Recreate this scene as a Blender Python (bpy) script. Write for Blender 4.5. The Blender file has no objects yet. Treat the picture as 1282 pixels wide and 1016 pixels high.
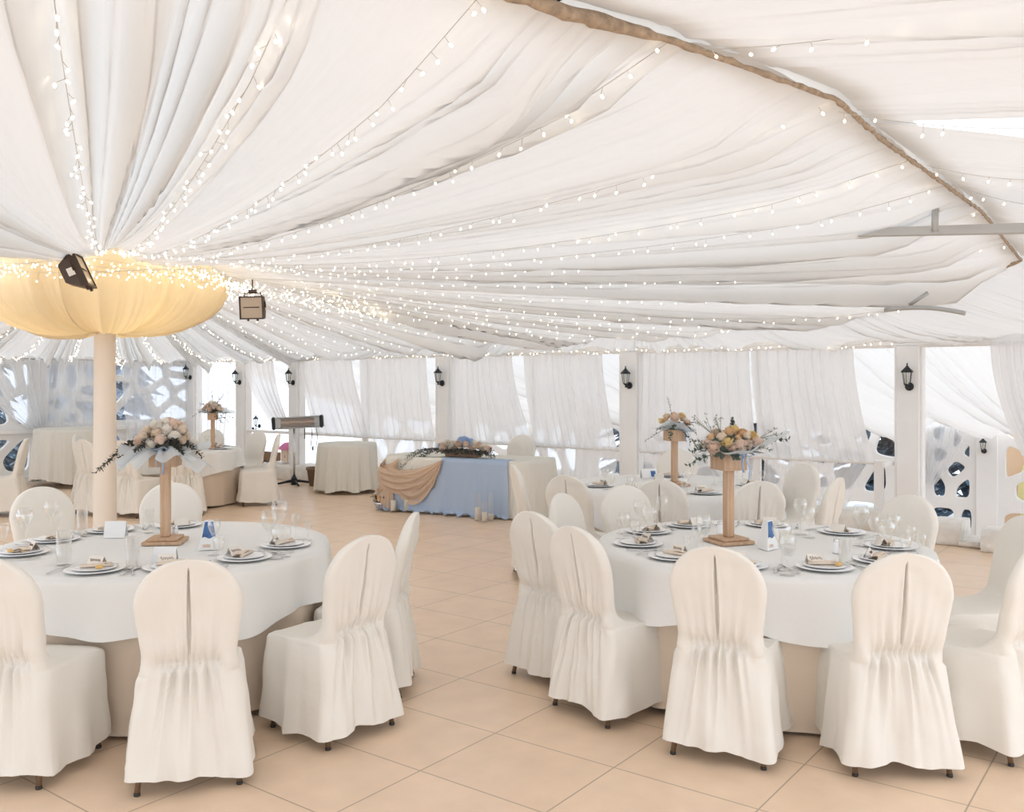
import bpy, math, random
import numpy as np
from mathutils import Vector, Matrix, noise

C = bpy.context.scene.collection
PI = math.pi
R = random.Random(11)

# ------------------------------------------------------------------ room frame
# a = distance towards the back wall, b = distance along it to the left
EA = (0.5981, 0.8014)
EB = (-0.8014, 0.5981)
ROOM_ROT = math.atan2(EA[1], EA[0])
H_EYE = 1.68
F = 1150.0


def W(a, b, z=0.0):
    return Vector((a * EA[0] + b * EB[0], a * EA[1] + b * EB[1], z))


def at(px, py, z):
    """world point at height z seen at a photo pixel"""
    d = (H_EYE - z) * F / (py - 478.0)
    return Vector(((px - 641.0) / F * d, d, z))


def atd(px, py, d):
    return Vector(((px - 641.0) / F * d, d, H_EYE - (py - 478.0) / F * d))


# ------------------------------------------------------------------ materials
def new_mat(name):
    m = bpy.data.materials.new(name)
    m.use_nodes = True
    nt = m.node_tree
    for n in list(nt.nodes):
        nt.nodes.remove(n)
    out = nt.nodes.new('ShaderNodeOutputMaterial')
    return m, nt, out


def pbr(name, col, rough=0.5, metal=0.0, noise_scale=0, noise_amt=0.0, bump=0.0, bump_scale=60, emit=None, emit_s=0, sheen=0, spec=0.5):
    m, nt, out = new_mat(name)
    b = nt.nodes.new('ShaderNodeBsdfPrincipled')
    b.inputs['Base Color'].default_value = (*col, 1)
    b.inputs['Roughness'].default_value = rough
    b.inputs['Metallic'].default_value = metal
    b.inputs['Specular IOR Level'].default_value = spec
    if sheen:
        b.inputs['Sheen Weight'].default_value = sheen
    if emit:
        b.inputs['Emission Color'].default_value = (*emit, 1)
        b.inputs['Emission Strength'].default_value = emit_s
    tc = nt.nodes.new('ShaderNodeTexCoord')
    if noise_scale:
        n = nt.nodes.new('ShaderNodeTexNoise')
        n.inputs['Scale'].default_value = noise_scale
        n.inputs['Detail'].default_value = 5
        nt.links.new(tc.outputs['Object'], n.inputs['Vector'])
        r = nt.nodes.new('ShaderNodeMapRange')
        r.inputs['From Min'].default_value = 0.3
        r.inputs['From Max'].default_value = 0.7
        r.inputs['To Min'].default_value = 1 - noise_amt
        r.inputs['To Max'].default_value = 1 + noise_amt * 0.4
        nt.links.new(n.outputs['Fac'], r.inputs['Value'])
        mx = nt.nodes.new('ShaderNodeVectorMath')
        mx.operation = 'SCALE'
        mx.inputs[0].default_value = col
        nt.links.new(r.outputs['Result'], mx.inputs['Scale'])
        nt.links.new(mx.outputs['Vector'], b.inputs['Base Color'])
    if bump:
        n2 = nt.nodes.new('ShaderNodeTexNoise')
        n2.inputs['Scale'].default_value = bump_scale
        n2.inputs['Detail'].default_value = 6
        nt.links.new(tc.outputs['Object'], n2.inputs['Vector'])
        bp = nt.nodes.new('ShaderNodeBump')
        bp.inputs['Strength'].default_value = bump
        bp.inputs['Distance'].default_value = 0.02
        nt.links.new(n2.outputs['Fac'], bp.inputs['Height'])
        nt.links.new(bp.outputs['Normal'], b.inputs['Normal'])
    nt.links.new(b.outputs[0], out.inputs[0])
    return m


def cloth(name, col, trans=0.4, sheer=0.0, tcol=None, bump=0.15, bump_scale=25):
    """woven fabric: diffuse + light let through, sheer cloth is partly see-through"""
    m, nt, out = new_mat(name)
    tc = nt.nodes.new('ShaderNodeTexCoord')
    n2 = nt.nodes.new('ShaderNodeTexNoise')
    n2.inputs['Scale'].default_value = bump_scale
    n2.inputs['Detail'].default_value = 4
    nt.links.new(tc.outputs['Object'], n2.inputs['Vector'])
    bp = nt.nodes.new('ShaderNodeBump')
    bp.inputs['Strength'].default_value = bump
    bp.inputs['Distance'].default_value = 0.01
    nt.links.new(n2.outputs['Fac'], bp.inputs['Height'])
    d = nt.nodes.new('ShaderNodeBsdfDiffuse')
    d.inputs['Color'].default_value = (*col, 1)
    nt.links.new(bp.outputs['Normal'], d.inputs['Normal'])
    last = d
    if trans > 0:
        t = nt.nodes.new('ShaderNodeBsdfTranslucent')
        t.inputs['Color'].default_value = (*(tcol or col), 1)
        nt.links.new(bp.outputs['Normal'], t.inputs['Normal'])
        mx = nt.nodes.new('ShaderNodeMixShader')
        mx.inputs[0].default_value = trans
        nt.links.new(d.outputs[0], mx.inputs[1])
        nt.links.new(t.outputs[0], mx.inputs[2])
        last = mx
    if sheer > 0:
        tr = nt.nodes.new('ShaderNodeBsdfTransparent')
        tr.inputs['Color'].default_value = (1, 1, 1, 1)
        mx = nt.nodes.new('ShaderNodeMixShader')
        mx.inputs[0].default_value = sheer
        nt.links.new(last.outputs[0], mx.inputs[1])
        nt.links.new(tr.outputs[0], mx.inputs[2])
        last = mx
    nt.links.new(last.outputs[0], out.inputs[0])
    return m


def thin_glass(name, tint=(0.985, 0.985, 0.98), lo=0.03, hi=0.62, rough=0.02):
    """clear thin glass: see-through face on, mirror-like at grazing angles"""
    m, nt, out = new_mat(name)
    lw = nt.nodes.new('ShaderNodeLayerWeight')
    lw.inputs['Blend'].default_value = 0.35
    mr = nt.nodes.new('ShaderNodeMapRange')
    mr.inputs['To Min'].default_value = lo
    mr.inputs['To Max'].default_value = hi
    nt.links.new(lw.outputs['Facing'], mr.inputs['Value'])
    tr = nt.nodes.new('ShaderNodeBsdfTransparent')
    tr.inputs['Color'].default_value = (*tint, 1)
    g = nt.nodes.new('ShaderNodeBsdfGlossy')
    g.inputs['Roughness'].default_value = rough
    g.inputs['Color'].default_value = (0.95, 0.945, 0.93, 1)
    mx = nt.nodes.new('ShaderNodeMixShader')
    nt.links.new(mr.outputs[0], mx.inputs[0])
    nt.links.new(tr.outputs[0], mx.inputs[1])
    nt.links.new(g.outputs[0], mx.inputs[2])
    nt.links.new(mx.outputs[0], out.inputs[0])
    return m


def emitter(name, col, s):
    m, nt, out = new_mat(name)
    e = nt.nodes.new('ShaderNodeEmission')
    e.inputs['Color'].default_value = (*col, 1)
    e.inputs['Strength'].default_value = s
    nt.links.new(e.outputs[0], out.inputs[0])
    try:
        m.cycles.emission_sampling = 'NONE'
    except Exception:
        pass
    return m


def tile_mat():
    m, nt, out = new_mat('floor_tiles')
    tc = nt.nodes.new('ShaderNodeTexCoord')
    mp = nt.nodes.new('ShaderNodeMapping')
    mp.inputs['Location'].default_value = (-3.476 + 0.53 * 40, -2.694 + 0.655 * 40, 0)
    nt.links.new(tc.outputs['Object'], mp.inputs['Vector'])
    br = nt.nodes.new('ShaderNodeTexBrick')
    br.offset = 0
    br.inputs['Scale'].default_value = 1
    br.inputs['Brick Width'].default_value = 0.53
    br.inputs['Row Height'].default_value = 0.655
    br.inputs['Mortar Size'].default_value = 0.004
    br.inputs['Mortar Smooth'].default_value = 0.3
    br.inputs['Bias'].default_value = 0
    br.inputs['Color1'].default_value = (0.83, 0.625, 0.455, 1)
    br.inputs['Color2'].default_value = (0.80, 0.595, 0.425, 1)
    br.inputs['Mortar'].default_value = (0.46, 0.34, 0.235, 1)
    nt.links.new(mp.outputs[0], br.inputs['Vector'])
    n = nt.nodes.new('ShaderNodeTexNoise')
    n.inputs['Scale'].default_value = 5
    n.inputs['Detail'].default_value = 6
    nt.links.new(tc.outputs['Object'], n.inputs['Vector'])
    mr = nt.nodes.new('ShaderNodeMapRange')
    mr.inputs['From Min'].default_value = 0.3
    mr.inputs['From Max'].default_value = 0.7
    mr.inputs['To Min'].default_value = 0.95
    mr.inputs['To Max'].default_value = 1.06
    nt.links.new(n.outputs['Fac'], mr.inputs['Value'])
    sc = nt.nodes.new('ShaderNodeVectorMath')
    sc.operation = 'SCALE'
    nt.links.new(br.outputs['Color'], sc.inputs[0])
    nt.links.new(mr.outputs[0], sc.inputs['Scale'])
    b = nt.nodes.new('ShaderNodeBsdfPrincipled')
    b.inputs['Roughness'].default_value = 0.34
    b.inputs['Specular IOR Level'].default_value = 0.5
    nt.links.new(sc.outputs[0], b.inputs['Base Color'])
    bp = nt.nodes.new('ShaderNodeBump')
    bp.invert = True
    bp.inputs['Strength'].default_value = 0.25
    bp.inputs['Distance'].default_value = 0.004
    nt.links.new(br.outputs['Fac'], bp.inputs['Height'])
    nt.links.new(bp.outputs[0], b.inputs['Normal'])
    nt.links.new(b.outputs[0], out.inputs[0])
    return m


def wood_mat(name, c1, c2, scale=6):
    m, nt, out = new_mat(name)
    tc = nt.nodes.new('ShaderNodeTexCoord')
    mp = nt.nodes.new('ShaderNodeMapping')
    mp.inputs['Scale'].default_value = (6, 6, 0.6)
    nt.links.new(tc.outputs['Object'], mp.inputs['Vector'])
    n = nt.nodes.new('ShaderNodeTexNoise')
    n.inputs['Scale'].default_value = scale
    n.inputs['Detail'].default_value = 6
    nt.links.new(mp.outputs[0], n.inputs['Vector'])
    r = nt.nodes.new('ShaderNodeValToRGB')
    r.color_ramp.elements[0].position = 0.35
    r.color_ramp.elements[0].color = (*c1, 1)
    r.color_ramp.elements[1].position = 0.7
    r.color_ramp.elements[1].color = (*c2, 1)
    nt.links.new(n.outputs['Fac'], r.inputs[0])
    b = nt.nodes.new('ShaderNodeBsdfPrincipled')
    b.inputs['Roughness'].default_value = 0.55
    nt.links.new(r.outputs[0], b.inputs['Base Color'])
    nt.links.new(b.outputs[0], out.inputs[0])
    return m


M = {}
M['tile'] = tile_mat()
M['ceil'] = cloth('ceiling_fabric', (0.85, 0.835, 0.805), 0.29, 0, (0.82, 0.83, 0.84), 0.1, 12)
M['hall'] = cloth('hall_drape_fabric', (0.90, 0.895, 0.88), 0.42, 0, (0.88, 0.89, 0.895), 0.1, 12)
M['bowl'] = cloth('canopy_fabric', (0.88, 0.79, 0.62), 0.45, 0, (0.93, 0.83, 0.60), 0.1, 12)
M['sheer'] = cloth('sheer_voile', (0.97, 0.97, 0.975), 0.52, 0.16, (0.96, 0.965, 0.97), 0.05)
M['sheer2'] = cloth('thin_voile', (0.95, 0.95, 0.96), 0.5, 0.38, (0.93, 0.94, 0.95), 0.05)
M['cover'] = cloth('chair_cotton', (0.88, 0.835, 0.76), 0.06, 0, None, 0.22, 18)
M['linen'] = cloth('white_damask', (0.94, 0.93, 0.90), 0.10, 0, None, 0.3, 14)
M['skirt'] = cloth('beige_skirt', (0.80, 0.665, 0.53), 0.06, 0, None, 0.15, 14)
M['ivory'] = cloth('ivory_cloth', (0.86, 0.83, 0.75), 0.08, 0, None, 0.12, 14)
M['blue'] = cloth('blue_chiffon', (0.52, 0.63, 0.80), 0.2, 0.0, None, 0.12, 14)
M['tan'] = cloth('tan_chiffon', (0.74, 0.56, 0.42), 0.2, 0.0, None, 0.12, 14)
M['tulle'] = cloth('grey_tulle', (0.74, 0.78, 0.80), 0.4, 0.25, None, 0.05)
M['ribbon'] = cloth('blue_ribbon', (0.42, 0.56, 0.76), 0.2)
M['white'] = pbr('white_paint', (0.91, 0.90, 0.885), 0.45, noise_scale=3, noise_amt=0.03)
M['stone'] = pbr('painted_stone', (0.82, 0.79, 0.74), 0.75, noise_scale=7, noise_amt=0.12, bump=0.8, bump_scale=9)
M['column'] = cloth('column_cloth', (0.80, 0.72, 0.63), 0.0, 0, None, 0.08, 20)
M['ridge'] = pbr('gathered_canvas', (0.50, 0.39, 0.29), 0.8, noise_scale=30, noise_amt=0.35, bump=0.7, bump_scale=40)
M['alu'] = pbr('aluminium', (0.50, 0.50, 0.485), 0.45, 0.3)
M['steel'] = pbr('steel', (0.72, 0.72, 0.72), 0.25, 0.9)
M['leg'] = pbr('bronze_tube', (0.30, 0.20, 0.13), 0.35, 0.6)
M['foot'] = pbr('rubber_foot', (0.03, 0.025, 0.02), 0.6)
M['iron'] = pbr('black_iron', (0.018, 0.022, 0.025), 0.4, 0.3)
M['flood'] = pbr('brown_housing', (0.06, 0.035, 0.02), 0.45, 0.2)
M['floodface'] = pbr('frosted_lens', (0.50, 0.38, 0.26), 0.3)
M['glass'] = thin_glass('drinking_glass')
M['pane'] = thin_glass('window_pane', (0.98, 0.99, 1.0), 0.03, 0.35)
M['jar'] = thin_glass('candle_jar', (0.99, 0.99, 0.99), 0.015, 0.22)
M['lampglass'] = thin_glass('lantern_glass', (0.93, 0.95, 0.95), 0.12, 0.5, 0.05)
M['water'] = thin_glass('water', (0.93, 0.95, 0.96), 0.10, 0.5)
M['china'] = pbr('white_china', (0.94, 0.94, 0.94), 0.22)
M['cutlery'] = pbr('polished_steel', (0.62, 0.62, 0.63), 0.18, 0.95)
M['napkin'] = cloth('beige_napkin', (0.86, 0.73, 0.60), 0.1)
M['card'] = pbr('cream_card', (0.84, 0.78, 0.70), 0.7)
M['whitecard'] = pbr('white_card', (0.88, 0.88, 0.87), 0.6)
M['ink'] = pbr('brown_ink', (0.22, 0.12, 0.07), 0.6)
M['bluepic'] = pbr('blue_print', (0.06, 0.17, 0.42), 0.4, noise_scale=60, noise_amt=0.6)
M['gold'] = pbr('golden_sweet', (0.75, 0.47, 0.16), 0.4)
M['wood'] = wood_mat('pale_wood', (0.50, 0.315, 0.19), (0.64, 0.435, 0.285))
M['darkwood'] = wood_mat('brown_wood', (0.20, 0.11, 0.06), (0.30, 0.18, 0.10))
M['rose_cream'] = cloth('cream_petal', (0.90, 0.77, 0.63), 0.4, bump=0.1)
M['rose_peach'] = cloth('peach_petal', (0.88, 0.64, 0.40), 0.4, bump=0.1)
M['rose_yellow'] = cloth('yellow_petal', (0.90, 0.71, 0.36), 0.4, bump=0.1)
M['rose_blush'] = cloth('blush_petal', (0.89, 0.72, 0.60), 0.4, bump=0.1)
M['hyd_white'] = cloth('white_petal', (0.91, 0.86, 0.78), 0.4, bump=0.1)
M['hyd_blue'] = cloth('blue_petal', (0.42, 0.56, 0.80), 0.4, bump=0.1)
M['leaf'] = pbr('eucalyptus_leaf', (0.10, 0.135, 0.105), 0.55, noise_scale=20, noise_amt=0.3)
M['leafdark'] = pbr('dark_twig_leaf', (0.075, 0.075, 0.058), 0.6, noise_scale=20, noise_amt=0.3)
M['sage'] = pbr('sage_leaf', (0.32, 0.34, 0.26), 0.6, noise_scale=20, noise_amt=0.3)
M['candle'] = cloth('ivory_wax', (0.96, 0.90, 0.79), 0.15)
M['wick'] = pbr('wick', (0.05, 0.04, 0.03), 0.8)
M['pot'] = pbr('brown_pot', (0.20, 0.13, 0.08), 0.7)
M['pink'] = pbr('pink_roof', (0.72, 0.22, 0.42), 0.6)
M['houseside'] = pbr('cream_board', (0.80, 0.68, 0.55), 0.6)
M['snow'] = pbr('snow', (0.86, 0.89, 0.93), 0.8)
def tree_mat():
    m, nt, out = new_mat('conifer')
    tc = nt.nodes.new('ShaderNodeTexCoord')
    n = nt.nodes.new('ShaderNodeTexNoise')
    n.inputs['Scale'].default_value = 7
    n.inputs['Detail'].default_value = 8
    n.inputs['Roughness'].default_value = 0.7
    nt.links.new(tc.outputs['Object'], n.inputs['Vector'])
    r = nt.nodes.new('ShaderNodeValToRGB')
    e = r.color_ramp.elements
    e[0].position = 0.40
    e[0].color = (0.025, 0.05, 0.07, 1)
    e[1].position = 0.66
    e[1].color = (0.75, 0.82, 0.92, 1)
    k = e.new(0.56)
    k.color = (0.07, 0.13, 0.19, 1)
    nt.links.new(n.outputs['Fac'], r.inputs[0])
    b = nt.nodes.new('ShaderNodeBsdfPrincipled')
    b.inputs['Roughness'].default_value = 0.8
    nt.links.new(r.outputs[0], b.inputs['Base Color'])
    nt.links.new(b.outputs[0], out.inputs[0])
    return m


M['tree'] = tree_mat()
M['frost'] = pbr('frosted_conifer', (0.36, 0.42, 0.50), 0.9, noise_scale=9, noise_amt=0.6)
M['trunk'] = pbr('bark', (0.08, 0.06, 0.05), 0.9)
M['orange'] = pbr('orange_board', (0.88, 0.58, 0.36), 0.6)
M['yellow'] = pbr('yellow_board', (0.93, 0.80, 0.36), 0.6)
M['wire'] = pbr('clear_wire', (0.52, 0.50, 0.46), 0.4)
M['bulb'] = emitter('fairy_bulb', (1.0, 0.84, 0.60), 6.0)
M['grill'] = pbr('copper_element', (0.45, 0.28, 0.17), 0.35, 0.5)
M['cord'] = pbr('black_cord', (0.03, 0.03, 0.035), 0.5)


# ------------------------------------------------------------------ mesh kit
class MB:
    def __init__(self):
        self.v, self.f, self.s = [], [], []

    def add(self, verts, faces, smooth=True):
        o = len(self.v)
        self.v.extend([tuple(p) for p in verts])
        self.f.extend([tuple(i + o for i in f) for f in faces])
        self.s.extend([smooth] * len(faces))
        return self

    def box(self, c, size, rz=0.0, rot=None, bev=0.0):
        x, y, z = size[0] / 2, size[1] / 2, size[2] / 2
        b = min(bev, x * 0.9, y * 0.9, z * 0.9)
        m = rot if rot is not None else Matrix.Rotation(rz, 3, 'Z')
        c = Vector(c)
        if b <= 0:
            p = [(-x, -y, -z), (x, -y, -z), (x, y, -z), (-x, y, -z), (-x, -y, z), (x, -y, z), (x, y, z), (-x, y, z)]
            fs = [(0, 3, 2, 1), (4, 5, 6, 7), (0, 1, 5, 4), (1, 2, 6, 5), (2, 3, 7, 6), (3, 0, 4, 7)]
        else:
            p, fs = [], []
            idx = {}
            for sx in (-1, 1):
                for sy in (-1, 1):
                    for sz in (-1, 1):
                        for ax in range(3):
                            q = [sx * (x - b), sy * (y - b), sz * (z - b)]
                            q[ax] = (sx * x, sy * y, sz * z)[ax]
                            idx[(sx, sy, sz, ax)] = len(p)
                            p.append(tuple(q))
            for ax in range(3):
                o = [i for i in range(3) if i != ax]
                for s in (-1, 1):
                    lp = []
                    for (s1, s2) in ((-1, -1), (1, -1), (1, 1), (-1, 1)):
                        k = [0, 0, 0]
                        k[ax], k[o[0]], k[o[1]] = s, s1, s2
                        lp.append(idx[(*k, ax)])
                    fs.append(tuple(lp))
            for ax in range(3):
                o = [i for i in range(3) if i != ax]
                for s1 in (-1, 1):
                    for s2 in (-1, 1):
                        lp = []
                        for (s, who) in ((-1, 0), (1, 0), (1, 1), (-1, 1)):
                            k = [0, 0, 0]
                            k[ax], k[o[0]], k[o[1]] = s, s1, s2
                            lp.append(idx[(*k, o[who])])
                        fs.append(tuple(lp))
            for sx in (-1, 1):
                for sy in (-1, 1):
                    for sz in (-1, 1):
                        fs.append(tuple(idx[(sx, sy, sz, a)] for a in range(3)))
        return self.add([c + m @ Vector(q) for q in p], fs, False)

    def tube(self, pts, r, n=8, cap=True, flat=1.0):
        pts = [Vector(p) for p in pts]
        rs = r if isinstance(r, (list, tuple)) else [r] * len(pts)
        vs, fs = [], []
        up = Vector((0, 0, 1))
        prev = None
        for i, p in enumerate(pts):
            t = (pts[min(i + 1, len(pts) - 1)] - pts[max(i - 1, 0)])
            if t.length < 1e-9:
                t = Vector((0, 0, 1))
            t.normalize()
            if prev is None:
                a = up if abs(t.z) < 0.9 else Vector((1, 0, 0))
                n1 = t.cross(a).normalized()
            else:
                n1 = (prev - t * prev.dot(t))
                if n1.length < 1e-6:
                    n1 = t.cross(Vector((1, 0, 0)))
                n1.normalize()
            prev = n1
            n2 = t.cross(n1)
            for k in range(n):
                an = 2 * PI * k / n
                vs.append(p + n1 * math.cos(an) * rs[i] + n2 * math.sin(an) * rs[i] * flat)
        for i in range(len(pts) - 1):
            for k in range(n):
                a, b = i * n + k, i * n + (k + 1) % n
                fs.append((a, b, b + n, a + n))
        if cap:
            fs.append(tuple(range(n))[::-1])
            fs.append(tuple((len(pts) - 1) * n + k for k in range(n)))
        return self.add(vs, fs, n > 5)

    def lathe(self, prof, n=24, c=(0, 0, 0), rot=None, smooth=True, closed=False):
        c = Vector(c)
        vs, fs = [], []
        for (r, z) in prof:
            for k in range(n):
                an = 2 * PI * k / n
                q = Vector((r * math.cos(an), r * math.sin(an), z))
                vs.append(c + (rot @ q if rot is not None else q))
        m = len(prof)
        for i in range(m if closed else m - 1):
            for k in range(n):
                a, b = i * n + k, i * n + (k + 1) % n
                j = (i + 1) % m
                fs.append((a, b, j * n + (k + 1) % n, j * n + k))
        return self.add(vs, fs, smooth)

    def ball(self, c, r, n=10, m=6, sc=(1, 1, 1)):
        prof = []
        for i in range(m + 1):
            a = -PI / 2 + PI * i / m
            prof.append((max(1e-4, math.cos(a)) * r, math.sin(a) * r))
        mt = Matrix.Diagonal(Vector(sc))
        return self.lathe(prof, n, c, mt)

    def grid(self, fn, nu, nv, wrap=False, smooth=True):
        vs = [fn(i / nu, j / nv) for i in range(nu if wrap else nu + 1) for j in range(nv + 1)]
        fs = []
        mu = nu if wrap else nu + 1
        for i in range(nu):
            for j in range(nv):
                i2 = (i + 1) % mu
                fs.append((i * (nv + 1) + j, i2 * (nv + 1) + j, i2 * (nv + 1) + j + 1, i * (nv + 1) + j + 1))
        return self.add(vs, fs, smooth)

    def array(self, P, wrap=False):
        """P: numpy (nu, nv, 3)"""
        nu, nv = P.shape[0], P.shape[1]
        o = P.reshape(-1, 3).tolist()
        fs = []
        for i in range(nu if wrap else nu - 1):
            i2 = (i + 1) % nu
            for j in range(nv - 1):
                fs.append((i * nv + j, i2 * nv + j, i2 * nv + j + 1, i * nv + j + 1))
        return self.add(o, fs, True)

    def mesh(self, name, mat):
        me = bpy.data.meshes.new(name)
        me.from_pydata(self.v, [], self.f)
        me.polygons.foreach_set('use_smooth', self.s)
        if mat is not None:
            me.materials.append(mat)
        me.update()
        return me

    def build(self, name, mat, parent=None, loc=None):
        return link(name, self.mesh(name, mat), parent, loc)


def link(name, me, parent=None, loc=None):
    o = bpy.data.objects.new(name, me)
    C.objects.link(o)
    if parent is not None:
        o.parent = parent
    if loc is not None:
        o.location = loc
    return o


def tag(o, label=None, cat=None, group=None, kind=None):
    if label:
        o['label'] = label
    if cat:
        o['category'] = cat
    if group:
        o['group'] = group
    if kind:
        o['kind'] = kind
    return o


def thing(name, label, cat, loc=(0, 0, 0), rz=0.0, group=None, kind=None):
    o = bpy.data.objects.new(name, None)
    o.empty_display_size = 0.1
    C.objects.link(o)
    o.location = loc
    o.rotation_euler = (0, 0, rz)
    return tag(o, label, cat, group, kind)


KIDS = {}


def copy_tree(o, parent=None):
    """a thing, its parts and their sub-parts"""
    c = o.copy()
    C.objects.link(c)
    if parent is not None:
        c.parent = parent
    for ch in list(o.children):
        copy_tree(ch, c)
    return c


ORD = ['first', 'second', 'third', 'fourth', 'fifth', 'sixth', 'seventh', 'eighth', 'ninth', 'tenth', 'eleventh', 'twelfth',
       'thirteenth', 'fourteenth', 'fifteenth', 'sixteenth', 'seventeenth', 'eighteenth', 'nineteenth', 'twentieth']


def sstep(x, a, b):
    t = np.clip((x - a) / (b - a), 0, 1)
    return t * t * (3 - 2 * t)


class Fold:
    """pleat profile along a hem: bunches of sharp folds between smooth slack cloth, in metres"""

    def __init__(self, seed, lam=(0.55, 0.27, 0.13, 0.07), w=(0.5, 0.9, 0.7, 0.35), bunch=0.85, pw=1.0):
        r = random.Random(seed)
        self.k = [(l, ww, r.uniform(0, 9), r.uniform(0, 9), r.uniform(0, 9), r.uniform(1.6, 3.2)) for l, ww in zip(lam, w)]
        self.e = [(r.uniform(0.7, 1.5), r.uniform(0, 9)) for _ in range(3)]
        self.bunch = bunch
        self.pw = pw

    def __call__(self, x, v=0.0):
        env = 0
        for (l, p) in self.e:
            env = env + np.sin(2 * PI * x / (l * 1.35) + p + 0.5 * v)
        env = sstep(env, -1.2, 1.5)
        env = 1 - self.bunch + self.bunch * env
        t = 0
        for q, (l, ww, p, qq, g, mm) in enumerate(self.k):
            ph = PI * x / l + p + 1.1 * np.sin(x / (l * mm) + qq) + 0.5 * np.sin(x / (l * 0.77) + g + v * 1.5)
            amp = 0.25 + 0.75 * np.abs(np.sin(x / (l * 2.3 * mm) + g))
            t = t + ww * amp * l * (1 - np.abs(np.sin(ph)) ** 0.7) ** self.pw * (env if q > 0 else 1)
        return t

# ================================================================== SETTING
WALL_A = 10.5
LEFT_B = 15.6
POSTS = [2.494, 5.90, 9.08, 12.47, 13.94, 15.45]
EAVE = 2.05


def panel_box(mb, a, b, z, sa, sb, sz, bev=0.006):
    """box given in room axes (a, b, z)"""
    return mb.box(W(a, b, z), (sa, sb, sz), rz=ROOM_ROT, bev=bev)


# floor
mb = MB()
mb.add([(-6, -7, 0), (10.35, -7, 0), (10.35, 15.5, 0), (-6, 15.5, 0)], [(0, 1, 2, 3)], False)
fl = mb.build('floor', M['tile'])
fl.rotation_euler.z = ROOM_ROT
tag(fl, 'beige square tiled floor of the banquet hall', kind='structure')
mb = MB()
mb.add([(10.7, -6, -1.1), (15.2, -6, -1.1), (15.2, 17, -1.1), (10.7, 17, -1.1)], [(0, 1, 2, 3)], False)
f2 = mb.build('floor.001', M['tile'])
f2.rotation_euler.z = ROOM_ROT
tag(f2, 'lower tiled floor beyond the railing', kind='structure')
mb = MB()
for (x0, x1, y0, y1, z) in ((-40, 60, -60, 60, -1.35),):
    mb.grid(lambda u, v: (x0 + (x1 - x0) * u, y0 + (y1 - y0) * v, z + 0.15 * noise.noise(Vector((u * 9, v * 9, 3)))), 60, 60)
g = mb.build('ground', M['snow'])
tag(g, 'snow covered ground outside the tent', kind='structure')


def stone_block(mb, a0, a1, b0, b1, z0, z1, seed):
    """lumpy white painted stone kerb"""
    n = max(4, int((b1 - b0) / 0.045))
    prof = [(a1, z0), (a0, z0), (a0 - 0.01, z0 + 0.06), (a0 - 0.012, z0 + (z1 - z0) * 0.5), (a0 - 0.005, z1 - 0.05), (a0 + 0.03, z1 - 0.005),
            (a0 + 0.10, z1), (a1 - 0.03, z1), (a1, z1 - 0.04), (a1, z0)]
    fine = []
    for i in range(len(prof) - 1):
        for k in range(3):
            t = k / 3
            fine.append((prof[i][0] * (1 - t) + prof[i + 1][0] * t, prof[i][1] * (1 - t) + prof[i + 1][1] * t))
    fine.append(prof[-1])

    def fn(u, v):
        q = v * (len(fine) - 1)
        i = min(int(q), len(fine) - 2)
        a, z = fine[i][0], fine[i][1]
        if q >= len(fine) - 1 - 1e-6:
            a, z = fine[-1]
        b = b0 + (b1 - b0) * u
        p = Vector((a * 4.2 + seed, b * 4.2, z * 4.2))
        c = noise.cell(Vector((b * 3.4 + seed, z * 4.0 + 0.3 * math.sin(b * 6), seed)))
        d = 0.030 * noise.noise(p) + 0.016 * noise.noise(p * 2.7) + 0.016 * c
        return W(a - (d if z > z0 + 0.01 else 0), b, z + (0.6 * d if z > z0 + 0.03 else 0))
    mb.grid(fn, n, len(fine) - 1)
    e = [fn(0, j / (len(fine) - 1)) for j in range(len(fine))]
    e2 = [fn(1, j / (len(fine) - 1)) for j in range(len(fine))]
    mb.add(e, [tuple(range(len(e)))], False)
    mb.add(e2, [tuple(range(len(e2)))[::-1]], False)


wb = thing('wall_back', 'white post and rail back wall of the pavilion hung with sheer curtains', None, (0, 0, 0), kind='structure')
for i, b in enumerate(POSTS):
    m = MB()
    w = 0.25 if i < 3 else 0.22
    panel_box(m, WALL_A, b, 1.03, 0.20, w, 2.06)
    panel_box(m, WALL_A + 0.0, b - w / 2 - 0.012, 1.03, 0.12, 0.03, 2.06)
    panel_box(m, WALL_A - 0.085, b + w / 2 - 0.03, 1.03, 0.05, 0.012, 2.06, 0.003)
    m.build('post', M['white'], wb)
m = MB()
panel_box(m, WALL_A, 6.0, EAVE + 0.09, 0.18, 19.2, 0.14)
panel_box(m, WALL_A - 0.03, 6.0, EAVE + 0.015, 0.09, 19.2, 0.03)
m.build('eave_beam', M['white'], wb)
m = MB()
stone_block(m, 10.32, 10.72, 2.30, 12.40, 0.0, 0.27, 3)
stone_block(m, 10.25, 10.72, 1.93, 2.36, 0.0, 0.24, 5)
stone_block(m, 10.22, 10.72, 1.0, 1.95, 0.0, 0.06, 9)
stone_block(m, 10.05, 10.45, 1.35, 1.72, 0.0, 0.22, 7)
stone_block(m, 10.32, 10.72, 12.40, 15.5, 0.0, 0.27, 11)
m.build('stone_kerb', M['stone'], wb)
m = MB()
panel_box(m, WALL_A - 0.02, (2.62 + 13.9) / 2, 0.80, 0.07, 11.2, 0.05, 0.012)
m.build('handrail', M['white'], wb)
m = MB()
panel_box(m, WALL_A - 0.20, 2.66, 0.80, 0.36, 0.05, 0.05, 0.01)
panel_box(m, WALL_A - 0.02, 2.80, 0.40, 0.08, 0.09, 0.82, 0.006)
m.build('rail_return', M['white'], wb)
for b in (4.2, 7.5, 10.8):
    m = MB()
    panel_box(m, WALL_A, b, 0.53, 0.05, 0.10, 0.52)
    m.build('rail_post', M['white'], wb)
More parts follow.
